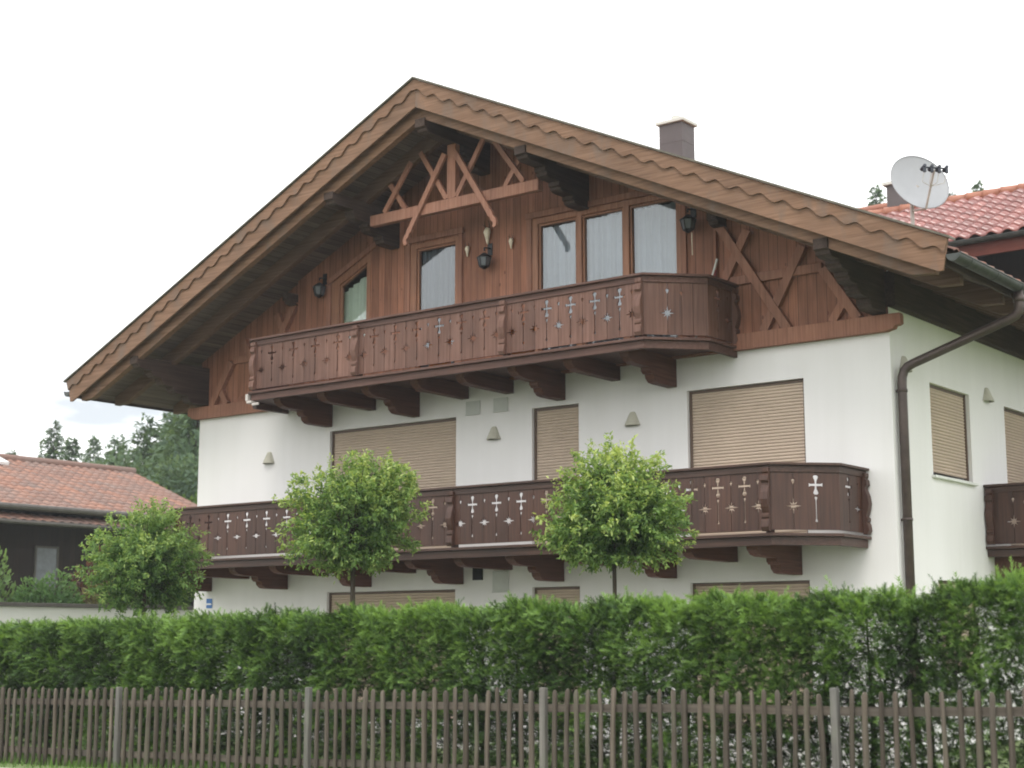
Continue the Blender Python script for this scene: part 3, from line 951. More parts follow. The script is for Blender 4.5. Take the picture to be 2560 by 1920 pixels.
up_bal = balcony(-11.36, -2.30, 5.738,
        [(-10.68, -8.33, 4), (-8.33, -5.366, 6), (-5.366, -2.98, 5)],
        [(-10.23, 1), (-9.22, 0), (-8.24, 1), (-7.20, 0), (-6.29, 0), (-5.29, 1), (-4.28, 0), (-3.30, 1)],
        ('balcony_faded_board', 'balcony_rail_faded'), [(0.34, 's'), (0.54, 'd'), (0.70, '-')])
lo_bal = balcony(-13.24, -0.42, 2.987,
        [(-12.55, -9.45, 6), (-9.45, -6.336, 6), (-6.336, -3.34, 6), (-3.34, -1.11, 5)],
        [(-13.18, 1), (-12.2, 0), (-11.23, 1), (-10.25, 0), (-9.26, 1), (-8.28, 0), (-7.29, 1), (-6.31, 0), (-5.33, 1), (-4.34, 0), (-3.35, 1), (-2.36, 0), (-1.375, 1)],
        ('balcony_dark_board', 'balcony_rail_dark'), [(0.30, 's'), (0.60, 'c')])
# pale metal shoe under the far corner of the upper gallery
m = MB(); m.box(-10.78, -10.66, -1.50, -1.38, 5.545, 5.585); m.box(-10.80, -10.74, -1.505, -1.445, 5.586, 5.70); m.box(-10.66, -10.50, -1.49, -1.46, 5.50, 5.544)
m.build('corner_shoe', 'pole_grey', up_bal, 0.004)

# side gallery, only its front end is in view
SY, SZ, SXo = 3.12, 2.987, 1.35
d2 = MB().box(0.004, SXo + 0.06, SY - 0.07, 7.6, SZ - 0.038, SZ)
side = d2.build('balcony', 'balcony_rail_dark', chalet, 0.004)
pth = [(0.006, SY), (SXo, SY), (SXo, 7.55)]
MB().strip(pth, -0.05, 0.012, SZ - 0.15, SZ - 0.040).build('floor_beam', 'balcony_rail_dark', side, 0.004)
MB().strip(pth, -0.07, 0.065, SZ + 0.865, SZ + 0.90).build('handrail', 'balcony_rail_dark', side, 0.006)
MB().strip(pth, -0.03, 0.018, SZ + 0.78, SZ + 0.863).build('top_rail', 'balcony_rail_dark', side, 0.003)
panel((0.01, SY), (SXo, SY), [(0.40, 's'), (0.65, 'c'), (0.92, 's'), (1.15, 'c')], SZ + 0.032, SZ + 0.785, 'balcony_dark_board', side)
panel((SXo, SY), (SXo, 7.55), [(0.3 + 0.24 * k, 'cs'[k % 2]) for k in range(17)], SZ + 0.032, SZ + 0.785, 'balcony_dark_board', side)
post((0.075, SY - 0.003), (0, -1), SZ, 'balcony_dark', side)
post((SXo - 0.06, SY - 0.003), (0, -1), SZ, 'balcony_dark', side)
for yy in (3.45, 4.5, 5.5, 6.5, 7.4):
    pz = SZ - 0.042
    q = [(0.004, pz), (1.30, pz), (1.30, pz - 0.04), (1.20, pz - 0.15), (1.05, pz - 0.225), (0.75, pz - 0.23), (0.70, pz - 0.32), (0.55, pz - 0.42), (0.004, pz - 0.43)]
    MB().sheet([q], XZ, yy - 0.08, yy + 0.08).build('corbel', 'beam_dark', side, 0.005)
# ================================================================ things fixed to the chalet
def wall_lamp(loc, face, label):
    """half-cone clay lamp; face 'front' looks to -y, 'side' to +x"""
    t = thing('wall_lamp', loc, label, 'wall lamp', 'cone shaped lamps on the white walls')
    def half(prof, n=14):
        vs, fs = [], []
        for r, z in prof:
            for k in range(n + 1):
                a = math.pi + math.pi * k / n
                p = (r * math.cos(a), r * math.sin(a) * 0.9 - 0.002)
                if face == 'side': p = (-p[1], p[0])
                vs.append((loc[0] + p[0], loc[1] + p[1], loc[2] + z))
        for i in range(len(prof) - 1):
            for k in range(n):
                q = i * (n + 1) + k
                fs.append((q, q + 1, q + n + 2, q + n + 1))
        m_ = MB().add(vs, fs)
        return m_
    m = half([(0.112, 0.012), (0.127, 0.0), (0.129, 0.012), (0.10, 0.075), (0.062, 0.165), (0.045, 0.198), (0.03, 0.208), (0.0, 0.21)])
    m.build('shade', 'lamp_clay', t, 0, True, False)
    half([(0.0, 0.035), (0.06, 0.03), (0.105, 0.024)]).build('diffuser', 'lamp_glass', t, 0, True, False)
    return t
wall_lamp((-11.77, 0, 4.735), 'front', 'small cone wall lamp on the bare white wall left of the widest upper shutter')
wall_lamp((-6.68, 0, 4.765), 'front', 'small cone wall lamp below two square vent plates on the white wall')
wall_lamp((-4.07, 0, 4.765), 'front', 'small cone wall lamp between the narrow and the large upper shutter')
wall_lamp((0, 3.36, 5.15), 'side', 'small cone wall lamp on the side wall between two shuttered windows')
wall_lamp((0, 0.40, 5.20), 'side', 'small cone wall lamp on the side wall behind the bend of the downpipe')

def lantern(loc, label):
    t = thing('wall_lantern', loc, label, 'lantern', 'black lanterns on the timber gable')
    m = MB()
    x, y, z = loc
    n = 6
    ring = lambda r, h: [(x + 0.80 * r * math.cos(2 * math.pi * k / n + 0.5), y + 0.80 * r * math.sin(2 * math.pi * k / n + 0.5), z + 0.80 * h) for k in range(n)]
    def solid(rings):
        k0 = len(m.v); vs = [p for rr, h in rings for p in ring(rr, h)]; fs = []
        for i in range(len(rings) - 1):
            for k in range(n):
                a, b_ = i * n + k, i * n + (k + 1) % n
                fs.append((a, b_, b_ + n, a + n))
        fs.append(tuple(range(n))[::-1]); fs.append(tuple((len(rings) - 1) * n + k for k in range(n)))
        m.add(vs, fs)
    solid([(0.03, 0.17), (0.06, 0.15), (0.155, 0.085), (0.16, 0.075), (0.15, 0.07)])
    solid([(0.10, -0.12), (0.105, -0.105), (0.085, -0.10)])
    solid([(0.02, -0.17), (0.05, -0.15), (0.10, -0.121)])
    a, b_ = ring(0.14, 0.07), ring(0.098, -0.105)
    for p, q in zip(a, b_): m.tube([p, q], 0.008, 6)
    m.tube([(x, y, z + 0.17), (x, y, z + 0.22)], 0.012, 8)
    m.tube([(x, y, z + 0.22), (x, -0.07, z + 0.24)], 0.012, 8)
    m.build('cage', 'iron_black', t)
    m = MB(); solid([(0.092, -0.10), (0.134, 0.068)]); m.build('lamp_glass', 'lamp_glass', t)
    MB().box(x - 0.05, x + 0.05, -0.075, -0.062, z + 0.12, z + 0.32).build('wall_plate', 'iron_black', t, 0.004)
    return t
lantern((-6.72, -0.22, 7.62), 'black iron lantern below the pale skulls between door and wide window')
lantern((-10.42, -0.20, 7.66), 'black iron lantern in deep shade left of the slant topped window')
l3 = lantern((-2.93, -0.22, 7.60), 'black iron lantern with a pale pull cord right of the wide window')
MB().tube([(-2.86, -0.24, 7.45), (-2.855, -0.24, 7.12)], 0.007, 6).build('pull_cord', 'bone', l3)

def trophy(loc, s, label):
    t = thing('skull_trophy', loc, label, 'skull trophy', 'pale deer skulls on the timber gable')
    x, y, z = loc
    MB().tube([(x, y + 0.0, z + 0.14 * s), (x, y - 0.045 * s, z + 0.12 * s), (x, y - 0.07 * s, z + 0.06 * s), (x, y - 0.06 * s, z - 0.05 * s), (x, y - 0.05 * s, z - 0.16 * s), (x, y - 0.04 * s, z - 0.19 * s)],
              [0.03 * s, 0.062 * s, 0.074 * s, 0.045 * s, 0.026 * s, 0.012 * s], 10).build('skull', 'bone', t, 0, True)
    for q in (-1, 1):
        m = MB().tube([(x + q * 0.03 * s, y - 0.05 * s, z + 0.11 * s), (x + q * 0.06 * s, y - 0.06 * s, z + 0.2 * s), (x + q * 0.05 * s, y - 0.10 * s, z + 0.30 * s)], [0.013 * s, 0.010 * s, 0.004 * s], 6)
        m.tube([(x + q * 0.06 * s, y - 0.06 * s, z + 0.19 * s), (x + q * 0.085 * s, y - 0.12 * s, z + 0.23 * s)], [0.008 * s, 0.003 * s], 6)
        m.build('antler', 'bark', t)
    return t
trophy((-6.74, -0.07, 8.07), 0.78, 'largest pale deer skull, above the lantern by the balcony door')
trophy((-7.17, -0.07, 7.88), 0.5, 'small pale deer skull just right of the balcony door frame')
trophy((-6.27, -0.07, 7.87), 0.5, 'small pale deer skull towards the wide three pane window')

# house number plate
t = thing('enamel_plate', (-13.235, -0.01, 2.29), 'small blue enamel plate with a pale band on the white wall near the far corner', 'wall plate')
MB().box(-13.31, -13.16, -0.016, -0.004, 2.215, 2.385).build('plate', 'sign_blue', t, 0.004)
MB().box(-13.30, -13.17, -0.0195, -0.0165, 2.275, 2.30).build('pale_band', 'sign_white', t)

# things standing on the upper gallery
t = thing('folded_parasol', (-2.62, -0.55, 5.74), 'folded dark red parasol with a pale pole leaning in the upper balcony corner', 'parasol')
MB().tube([(-2.63, -0.60, 5.76), (-2.37, -0.38, 6.96)], 0.016, 8).build('pole', 'cap_white', t)
MB().tube([(-2.55, -0.52, 6.0), (-2.50, -0.49, 6.25), (-2.43, -0.42, 6.60), (-2.385, -0.39, 6.80)], [0.05, 0.07, 0.05, 0.02], 8).build('canopy', 'red_cloth', t, 0, True)
for x, lab in ((-6.82, 'orange cushion behind the upper balcony boards, middle field'), (-5.22, 'orange cushion behind the upper balcony boards, right field')):
    t = thing('cushion', (x, -1.15, 5.74), lab, 'cushion', 'orange cushions on the upper balcony')
    m = MB().box(x - 0.2, x + 0.2, -1.24, -1.10, 5.742, 6.30)
    m.build('cover', 'orange_cloth', t, 0.04)

# ---------------------------------------------------------------- satellite dish
DC = Vector((-0.05, 1.32, 8.04))
t = thing('satellite_dish', (-0.17, 1.32, 7.16), 'large off white satellite dish with four receivers on the roof edge', 'satellite dish')
V = (CAM - DC).normalized()
nd = (V * 0.777 + (rt * 0.56 + up * 0.83) * 0.63).normalized()
e1 = nd.cross(Vector((0, 0, 1))).normalized(); e2 = e1.cross(nd).normalized()
if e2.z < 0: e2 = -e2
vs, fs = [], []
nr, na = 9, 40
for j in range(nr + 1):
    r = 0.43 * j / nr
    for k in range(na):
        a = 2 * math.pi * k / na
        vs.append(DC + e1 * (r * math.cos(a)) + e2 * (r * 1.06 * math.sin(a)) + nd * (0.42 * r * r - 0.04))
for j in range(nr):
    for k in range(na):
        q = j * na
        fs.append((q + k, q + (k + 1) % na, q + na + (k + 1) % na, q + na + k))
m = MB().add(vs, fs)
rim = [DC + e1 * (0.43 * math.cos(a)) + e2 * (0.456 * math.sin(a)) + nd * (0.42 * 0.185 - 0.04) for a in np.linspace(0, 2 * math.pi, 41)]
m.tube(rim, 0.009, 6, False)
m.build('reflector', 'dish_white', t, 0, True)
foot = DC - e2 * 0.46 + nd * 0.03
head = DC + nd * 0.50 - e2 * 0.10
MB().tube([foot, head - (head - foot).normalized() * 0.03], 0.017, 8).build('feed_arm', 'pole_grey', t)
MB().tube([head - e1 * 0.19, head + e1 * 0.19], 0.013, 8).build('receiver_bar', 'plastic_dark', t)
for k in range(4):
    c = head + e1 * (-0.165 + 0.11 * k)
    m = MB().tube([c - nd * 0.055, c - nd * 0.02], [0.032, 0.03], 12)
    m.tube([c - nd * 0.02, c + nd * 0.05], 0.024, 10)
    m.tube([c + nd * 0.02, c + nd * 0.03 - Vector((0, 0, 0.085))], 0.024, 10)
    m.build('receiver', 'plastic_dark', t)
    MB().tube([c - Vector((0, 0, 0.08)), c - Vector((0, 0, 0.17)) - nd * 0.06, foot.lerp(head, 0.55)], 0.005, 5).build('cable', 'cap_white', t)
MB().tube([(-0.17, 1.33, 7.05), (-0.17, 1.33, 7.80)], 0.028, 12).build('mast', 'pole_grey', t)
m = MB(); m.tube([(-0.17, 1.33, 7.76), DC - nd * 0.05], 0.03, 8); m.tube([Vector((-0.17, 1.33, 7.66)), foot], 0.014, 8)
m.build('bracket', 'pole_grey', t)

# ================================================================ house behind, right
nb = thing('neighbour_house', (-1.5, 13, 0.3), 'dark timber house with glossy red tile roof behind the chalet', 'house')
EY, EZ, RY, RZ = 12.0, 10.0, 16.0, 12.0
x0, x1 = -7.9, 7.0
MB().sheet([[(x0 + 0.6, 0.1), (x1 - 0.6, 0.1), (x1 - 0.6, 10.35), (x0 + 0.6, 10.35)]], XZ, 13.3, 13.6).build('wall', 'neighbour_wood', nb)
m = MB()
for x in (x0 + 0.6, x1 - 0.8): m.sheet([[(13.601, 0.1), (18.4, 0.1), (18.4, 10.35), (16.0, 11.7), (13.601, 10.5)]], YZ, x, x + 0.2)
m.box(x0 + 0.6, x1 - 0.6, 18.401, 18.6, 0.1, 10.3)
m.build('wall', 'neighbour_wood', nb)
th2 = math.atan2(RZ - EZ, RY - EY)
rf = MB()
for s_ in (1, -1):
    ye = RY - s_ * (RY - EY)
    rf.add([(x0, ye, EZ - 0.10), (x1, ye, EZ - 0.10), (x1, RY, RZ - 0.10), (x0, RY, RZ - 0.10), (x0, ye, EZ - 0.03), (x1, ye, EZ - 0.03), (x1, RY, RZ - 0.03), (x0, RY, RZ - 0.03)],
           [(0, 1, 2, 3), (7, 6, 5, 4), (0, 4, 5, 1), (1, 5, 6, 2), (3, 7, 4, 0)])
rf = rf.build('roof', 'neighbour_wood_red', nb)
L2 = math.hypot(RY - EY, RZ - EZ)
tile_field('roof_tiles', (x0, EY - 0.06, EZ + 0.0), (1, 0, 0), (0, math.cos(th2), math.sin(th2)), x1 - x0, L2 + 0.05, 0.345, 0.40, 0.055, 'tile_red', rf, 0.05, 5, 10)
tile_field('roof_tiles', (x0, 2 * RY - EY + 0.06, EZ), (1, 0, 0), (0, -math.cos(th2), math.sin(th2)), x1 - x0, L2 + 0.05, 0.345, 0.40, 0.055, 'tile_red', rf, 0.05, 6, 6)
m = MB()
for k in range(36):
    xx = x0 + k * 0.42
    m.tube([(xx, RY, RZ + 0.07), (xx + 0.10, RY, RZ + 0.07), (xx + 0.44, RY, RZ + 0.065)], [0.135, 0.12, 0.11], 12)
link_mesh('ridge_tiles', m.v, m.f, 'tile_ridge', rf, smooth=True, tint=[RNG.random() for _ in m.v])
MB().box(x0, x1, EY + 0.02, EY + 0.06, EZ - 0.40, EZ - 0.105).build('fascia', 'neighbour_wood_red', rf)
gx, gz = EY - 0.07, EZ - 0.06
arc = [(gx + 0.08 * math.cos(a), gz + 0.08 * math.sin(a)) for a in np.linspace(math.pi, 2 * math.pi, 11)] + [(gx + 0.07 * math.cos(a), gz + 0.07 * math.sin(a)) for a in np.linspace(2 * math.pi, math.pi, 11)]
m = MB().sheet([arc], YZ, x0, x1); m.tube([(x0, gx - 0.08, gz + 0.005), (x1, gx - 0.08, gz + 0.005)], 0.014, 8)
m.build('gutter', 'metal_verdigris', rf)
for k in range(18):
    xx = x0 + 0.4 + k * 0.85
    MB().sheet([[(EY + 0.062, EZ - 0.11), (EY + 0.062, EZ - 0.28), (13.29, EZ + 0.33), (13.29, EZ + 0.52)]], YZ, xx - 0.06, xx + 0.06).build('rafter', 'neighbour_wood_red', rf)
MB().box(-1.9, -1.85, 13.25, 13.298, 8.0, 9.6).build('corner_board', 'metal_verdigris', nb)
cn = MB().box(-7.02, -6.2, 16.04, 16.6, 11.4, 12.76).build('chimney', 'chimney_sheet', nb, 0.01)
MB().box(-7.10, -6.12, 15.96, 16.68, 12.762, 12.84).build('cap', 'cap_white', cn)
# lower rear wing whose ridge shows further left
wg = MB()
wg.add([(-10.4, 17.2, 12.25), (-7.2, 17.2, 12.25), (-7.2, 19.0, 13.1), (-9.3, 19.0, 13.1), (-10.4, 20.8, 12.25), (-7.2, 20.8, 12.25)],
       [(0, 1, 2, 3), (0, 3, 4), (4, 3, 2, 5)])
wg.add([(-10.4, 17.2, 11.9), (-7.2, 17.2, 11.9), (-7.2, 20.8, 11.9), (-10.4, 20.8, 11.9)], [(0, 3, 2, 1)])
wg = link_mesh('rear_roof', wg.v, wg.f, 'tile_red', nb, tint=[0.1] * len(wg.v))
m = MB().tube([(-9.3, 19.0, 13.12), (-7.2, 19.0, 13.12)], 0.11, 10)
link_mesh('ridge_tiles', m.v, m.f, 'tile_ridge', wg, smooth=True, tint=[0.2] * len(m.v))
MB().box(-10.0, -7.2, 17.6, 20.4, 0.1, 11.88).build('wall', 'neighbour_wood', nb)

# ================================================================ house far left
hl = thing('farmhouse', (-29, 4, 0.2), 'low dark timber house with weathered red tile roof far left', 'house')
EXX, EZ2, RXX, RZ2 = -27.0, 5.16, -31.6, 6.95
ya, yb = -12.0, 12.8
MB().box(-28.3, -28.0, ya + 1, yb - 1.0, 0.0, 5.40).build('wall', 'neighbour_wood', hl)
m = MB(); m.sheet([[(-28.301, 0.0), (-34.9, 0.0), (-34.9, 5.4), (RXX, 6.7), (-28.301, 5.4)]], XZ, yb - 1.3, yb - 1.0)
m.build('wall', 'neighbour_wood', hl)
MB().box(-34.9, -34.6, ya + 1, yb - 1.301, 0.0, 5.40).build('wall', 'neighbour_wood', hl)
rl = MB()
for xe in (EXX, 2 * RXX - EXX):
    rl.add([(xe, ya, EZ2 - 0.12), (xe, yb, EZ2 - 0.12), (RXX, yb, RZ2 - 0.12), (RXX, ya, RZ2 - 0.12), (xe, ya, EZ2 - 0.03), (xe, yb, EZ2 - 0.03), (RXX, yb, RZ2 - 0.03), (RXX, ya, RZ2 - 0.03)],
           [(0, 1, 2, 3), (7, 6, 5, 4), (0, 4, 5, 1), (1, 5, 6, 2), (3, 7, 4, 0)])
rl = rl.build('roof', 'neighbour_wood', hl)
a2 = math.atan2(RZ2 - EZ2, EXX - RXX)
Lr = math.hypot(RZ2 - EZ2, EXX - RXX)
tile_field('roof_tiles', (EXX + 0.05, ya, EZ2 - 0.02), (0, 1, 0), (-math.cos(a2), 0, math.sin(a2)), yb - ya, Lr + 0.05, 0.30, 0.34, 0.035, 'tile_old', rl, 0.025, 9, 4)
tile_field('roof_tiles', (2 * RXX - EXX - 0.05, ya, EZ2 - 0.02), (0, 1, 0), (math.cos(a2), 0, math.sin(a2)), yb - ya, Lr + 0.05, 0.60, 0.5, 0.035, 'tile_old', rl, 0.025, 10, 3)
m = MB().tube([(RXX, ya, RZ2 + 0.05), (RXX, yb, RZ2 + 0.05)], 0.11, 10)
link_mesh('ridge_tiles', m.v, m.f, 'tile_old', rl, smooth=True, tint=[0.3] * len(m.v))
m = MB().tube([(EXX + 0.10, ya, EZ2 - 0.04), (EXX + 0.10, yb, EZ2 - 0.04)], 0.085, 10); m.build('gutter', 'coping_dark', rl)
# narrow tiled pent strip under the gutter
pt = MB().box(EXX - 1.02, EXX + 0.02, ya + 0.6, yb - 0.8, EZ2 - 0.42, EZ2 - 0.38).build('pent_roof', 'neighbour_wood', hl)
tile_field('roof_tiles', (EXX + 0.12, ya + 0.6, EZ2 - 0.38), (0, 1, 0), (-0.93, 0, 0.36), yb - ya - 1.4, 0.55, 0.30, 0.27, 0.03, 'tile_old', pt, 0.02, 12, 4)
m = MB().tube([(EXX + 0.15, ya + 0.6, EZ2 - 0.44), (EXX + 0.15, yb - 0.8, EZ2 - 0.44)], 0.06, 8); m.build('gutter', 'coping_dark', pt)
w = MB().sheet([rect(6.65, 7.42, 3.0, 4.20), rect(6.71, 7.36, 3.06, 4.14)], YZ, -27.998, -27.95).build('window', 'coping_dark', hl)
MB().box(-27.985, -27.97, 6.705, 7.365, 3.055, 4.145).build('pane', 'window_dark', w)
sk = MB()
sc_ = Vector((-31.12, 7.25, 6.80))
uu, vv = Vector((0, 1, 0)), Vector((-math.cos(a2), 0, math.sin(a2)))
nn_ = uu.cross(vv); nn_ = nn_ if nn_.z > 0 else -nn_
q8 = [sc_ + uu * a * 0.38 + vv * b_ * 0.30 + nn_ * d for d in (0.0, 0.09) for a, b_ in ((-1, -1), (1, -1), (1, 1), (-1, 1))]
sk.add(q8, [(0, 3, 2, 1), (4, 5, 6, 7), (0, 1, 5, 4), (1, 2, 6, 5), (2, 3, 7, 6), (3, 0, 4, 7)])
sk.build('skylight', 'sign_white', rl)

# ================================================================ garden wall, left
gw = thing('garden_wall', (-17.0, -1, 0.2), 'white rendered garden wall with dark coping left of the chalet', 'wall')
MB().box(-17.15, -16.9, -2.1, 6.0, 0.0, 2.27).build('wall', 'plaster_grey', gw)
MB().box(-17.22, -16.83, -2.16, 6.05, 2.272, 2.345).build('coping', 'coping_dark', gw, 0.006)
MB().box(-17.2, -16.84, -2.5, -2.102, 0.0, 2.20).build('pier', 'plaster_white', gw, 0.006)

# ================================================================ ground
def gz_(x, y):
    s = 0.018 * max(-25.0, min(14.0, x))
    base = 0.325 + s
    if y > -7.0:
        k = min(1.0, (y + 7.0) / 4.0)
        base = base * (1 - k) + 0.2 * k
    k = min(1.0, max(0.0, (-8.1 - y) / 3.0))
    return base * (1 - k) + k * (0.02 + s * 0.35)
def ground_sheet(name, xs, ys, dz, mat):
    vs = [(x, y, gz_(x, y) + dz) for y in ys for x in xs]
    n = len(xs)
    fs = [(j * n + i, j * n + i + 1, (j + 1) * n + i + 1, (j + 1) * n + i) for j in range(len(ys) - 1) for i in range(n - 1)]
    return tag(link_mesh(name, vs, fs, mat, recalc=False, smooth=True), kind='structure')
fx = [-300, -150, -80, -50, -35] + [-25 + k for k in range(0, 40)] + [18, 25, 40, 80, 150, 300]
fy = [-300, -120, -60, -40, -30, -25, -20, -16, -14, -12] + [-11.5 + 0.5 * k for k in range(0, 20)] + [0, 2, 5, 10, 20, 40, 80, 150, 300]
ground_sheet('lawn', fx, fy, 0.0, 'ground_lawn')
MBT = MB().box(-13.0, 0.9, -2.6, -0.02, 0.1, 0.24)
tag(MBT.build('terrace', 'paving', None, 0.004), kind='structure')
ground_sheet('verge_path', [-60 + k for k in range(0, 100)], [-9.0, -8.6, -8.3, -8.06], 0.004, 'gravel')
ground_sheet('road', [-200, -100, -60] + [-50 + k * 2 for k in range(0, 50)] + [60, 100, 200], [-24, -20, -16, -13, -11.5, -11, -10.5, -10, -9.5, -9.1], 0.004, 'asphalt')
# ================================================================ planting
def frames(d, rg, roll=None):
    """right-handed frames whose first axis follows the directions d (n, 3)"""
    d = d / np.linalg.norm(d, axis=1, keepdims=True)
    ref = np.where(np.abs(d[:, 2:3]) < 0.92, np.array([[0, 0, 1.0]]), np.array([[1.0, 0, 0]]))
    e = np.cross(d, ref); e /= np.linalg.norm(e, axis=1, keepdims=True)
    g = np.cross(e, d)
    a = rg.uniform(-1.0, 1.0, len(d)) * (math.pi if roll is None else roll)
    ca, sa = np.cos(a)[:, None], np.sin(a)[:, None]
    return d, e * ca + g * sa, g * ca - e * sa

def stamp(P, D, S, tmpl, polys, rg, tint, roll=None, tt=None):
    """copies a small template (m, 3) to every point P, along D, scaled S"""
    d, e, g = frames(D, rg, roll)
    m = len(tmpl)
    V = P[:, None, :] + S[:, None, None] * (tmpl[None, :, 0:1] * d[:, None] + tmpl[None, :, 1:2] * e[:, None] + tmpl[None, :, 2:3] * g[:, None])
    F = (polys[None] + (np.arange(len(P)) * m)[:, None, None]).reshape(-1, polys.shape[1])
    t = np.repeat(tint, m) if tt is None else (tint[:, None] + tt[None, :]).ravel()
    return V.reshape(-1, 3), F, np.clip(t, 0, 1)

def sprig_template(n=8, wid=0.085, ln=0.32):
    v, f, tt = [], [], []
    def tri(a, b_, c, ta, tb):
        k = len(v); v.extend([a, b_, c]); f.append((k, k + 1, k + 2)); tt.extend([ta, ta, tb])
    tri((0, -0.02, 0), (0, 0.02, 0), (1.0, 0, 0), -0.15, 0.1)
    for i in range(n):
        s = 0.05 + 0.9 * i / (n - 1)
        l = ln * (1.0 - 0.35 * s)
        tp = -0.12 + 0.3 * s
        for q in (-1, 1):
            dx, dy, dz = l * 0.72, q * l * 0.75, l * (0.10 + 0.2 * ((i * 7) % 3 - 1))
            tri((s - wid * 0.5, 0, 0), (s + wid * 0.5, 0, 0), (s + dx, dy, dz), tp, tp + 0.12)
        if i % 2 == 0:
            tri((s, -wid * 0.4, 0), (s, wid * 0.4, 0), (s + l * 0.8, 0, l * 0.5), tp, tp + 0.12)
    return np.array(v), np.array(f), np.array(tt)

# ---------------------------------------------------------------- spruce hedge
HX0, HX1, HY = -13.0, 7.2, -6.45
hedge = thing('spruce_hedge', (-3, HY, 0.3), 'long clipped spruce hedge behind the picket fence', 'hedge')
rg = np.random.default_rng(5)
def htop(x):
    base = np.interp(x, [-13, -10, -6, -3, 0, 2.0, 2.9, 3.5, 4.0, 7], [1.755, 1.79, 1.85, 1.92, 1.965, 1.99, 1.98, 2.06, 2.09, 2.13])
    return base + 0.045 * np.sin(x * 5.3 + 0.7) + 0.035 * np.sin(x * 11.1 + 2) + 0.02 * np.sin(x * 23.0)
def hhalf(x, z):
    return 0.40 + 0.06 * np.sin(x * 6.1 + z * 3) + 0.05 * np.sin(x * 13.7 - z * 5) + 0.05 * np.sin(z * 9 + x * 2)
tm, tp, tt = sprig_template()
def hedge_part(n, zone, rg):
    x = rg.uniform(HX0, HX1, n)
    top = htop(x)
    if zone == 'front' or zone == 'back':
        z = 0.34 + (top - 0.34) * rg.power(1.25, n)
        s = -1 if zone == 'front' else 1
        dep = rg.power(2.5, n)
        y = HY + s * hhalf(x, z) * dep
        D = np.stack([rg.normal(0, 0.55, n), s * rg.uniform(0.35, 1.0, n), rg.normal(0.10, 0.45, n)], 1)
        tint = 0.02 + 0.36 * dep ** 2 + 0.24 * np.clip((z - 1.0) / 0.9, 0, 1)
    elif zone == 'top':
        h = hhalf(x, top)
        y = HY + rg.uniform(-1, 1, n) * h
        z = top - 0.14 * (np.abs(y - HY) / h) ** 3 - np.abs(rg.normal(0, 0.06, n))
        D = np.stack([rg.normal(0, 0.6, n), rg.normal(0, 0.55, n) - 0.15, rg.uniform(0.25, 1.0, n)], 1)
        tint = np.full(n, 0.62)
    # patches of thinner growth low down, thinner still towards the right
    dens = 0.5 + 0.5 * np.sin(x * 3.1 + 1.3 * np.sin(z * 4.0 + x)) * np.cos(z * 5.2 + x * 1.7)
    lo = np.clip((1.62 - z) / 0.7, 0, 1) * np.interp(x, [-9, -4, -1, 3, 6], [0.08, 0.10, 0.15, 0.26, 0.40])
    keep = rg.random(n) > lo * (0.30 + 0.75 * dens)
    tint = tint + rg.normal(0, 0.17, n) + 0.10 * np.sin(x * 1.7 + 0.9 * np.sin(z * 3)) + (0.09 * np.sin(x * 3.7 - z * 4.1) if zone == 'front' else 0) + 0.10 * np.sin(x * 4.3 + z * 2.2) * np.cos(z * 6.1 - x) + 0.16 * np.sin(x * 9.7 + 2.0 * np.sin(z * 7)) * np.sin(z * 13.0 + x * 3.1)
    P = np.stack([x, y, z], 1)
    S = rg.uniform(0.08, 0.165, n) * (0.8 if zone == 'top' else 1.0)
    return P[keep], D[keep], S[keep], tint[keep]
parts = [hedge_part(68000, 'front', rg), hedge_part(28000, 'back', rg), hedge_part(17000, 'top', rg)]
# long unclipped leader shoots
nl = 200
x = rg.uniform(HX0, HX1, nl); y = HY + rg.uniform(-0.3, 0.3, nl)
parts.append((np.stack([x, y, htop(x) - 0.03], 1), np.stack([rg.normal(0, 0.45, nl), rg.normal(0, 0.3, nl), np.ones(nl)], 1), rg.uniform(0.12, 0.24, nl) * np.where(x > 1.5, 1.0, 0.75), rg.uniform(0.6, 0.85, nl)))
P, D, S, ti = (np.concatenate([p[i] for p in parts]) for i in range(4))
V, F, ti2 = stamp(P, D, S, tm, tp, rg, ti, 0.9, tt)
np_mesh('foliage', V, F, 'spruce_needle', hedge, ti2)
for k in range(42):
    xx = HX0 + 0.25 + k * 0.48 + rg.normal(0, 0.05)
    yy = HY + rg.normal(0, 0.05)
    zt = float(htop(xx)) - 0.25
    m = MB().tube([(xx, yy, gz_(xx, yy) - 0.05), (xx + rg.normal(0, 0.02), yy, 0.9), (xx + rg.normal(0, 0.03), yy, zt)], [0.03, 0.024, 0.008], 7)
    for j in range(16):
        zz = 0.5 + (zt - 0.5) * j / 16
        a = rg.uniform(0, 6.28); l = rg.uniform(0.22, 0.42)
        m.tube([(xx, yy, zz), (xx + l * math.cos(a), yy + l * math.sin(a), zz + rg.normal(-0.02, 0.05))], [0.008, 0.003], 4, False)
    m.build('trunk', 'bark', hedge, 0, False, False)

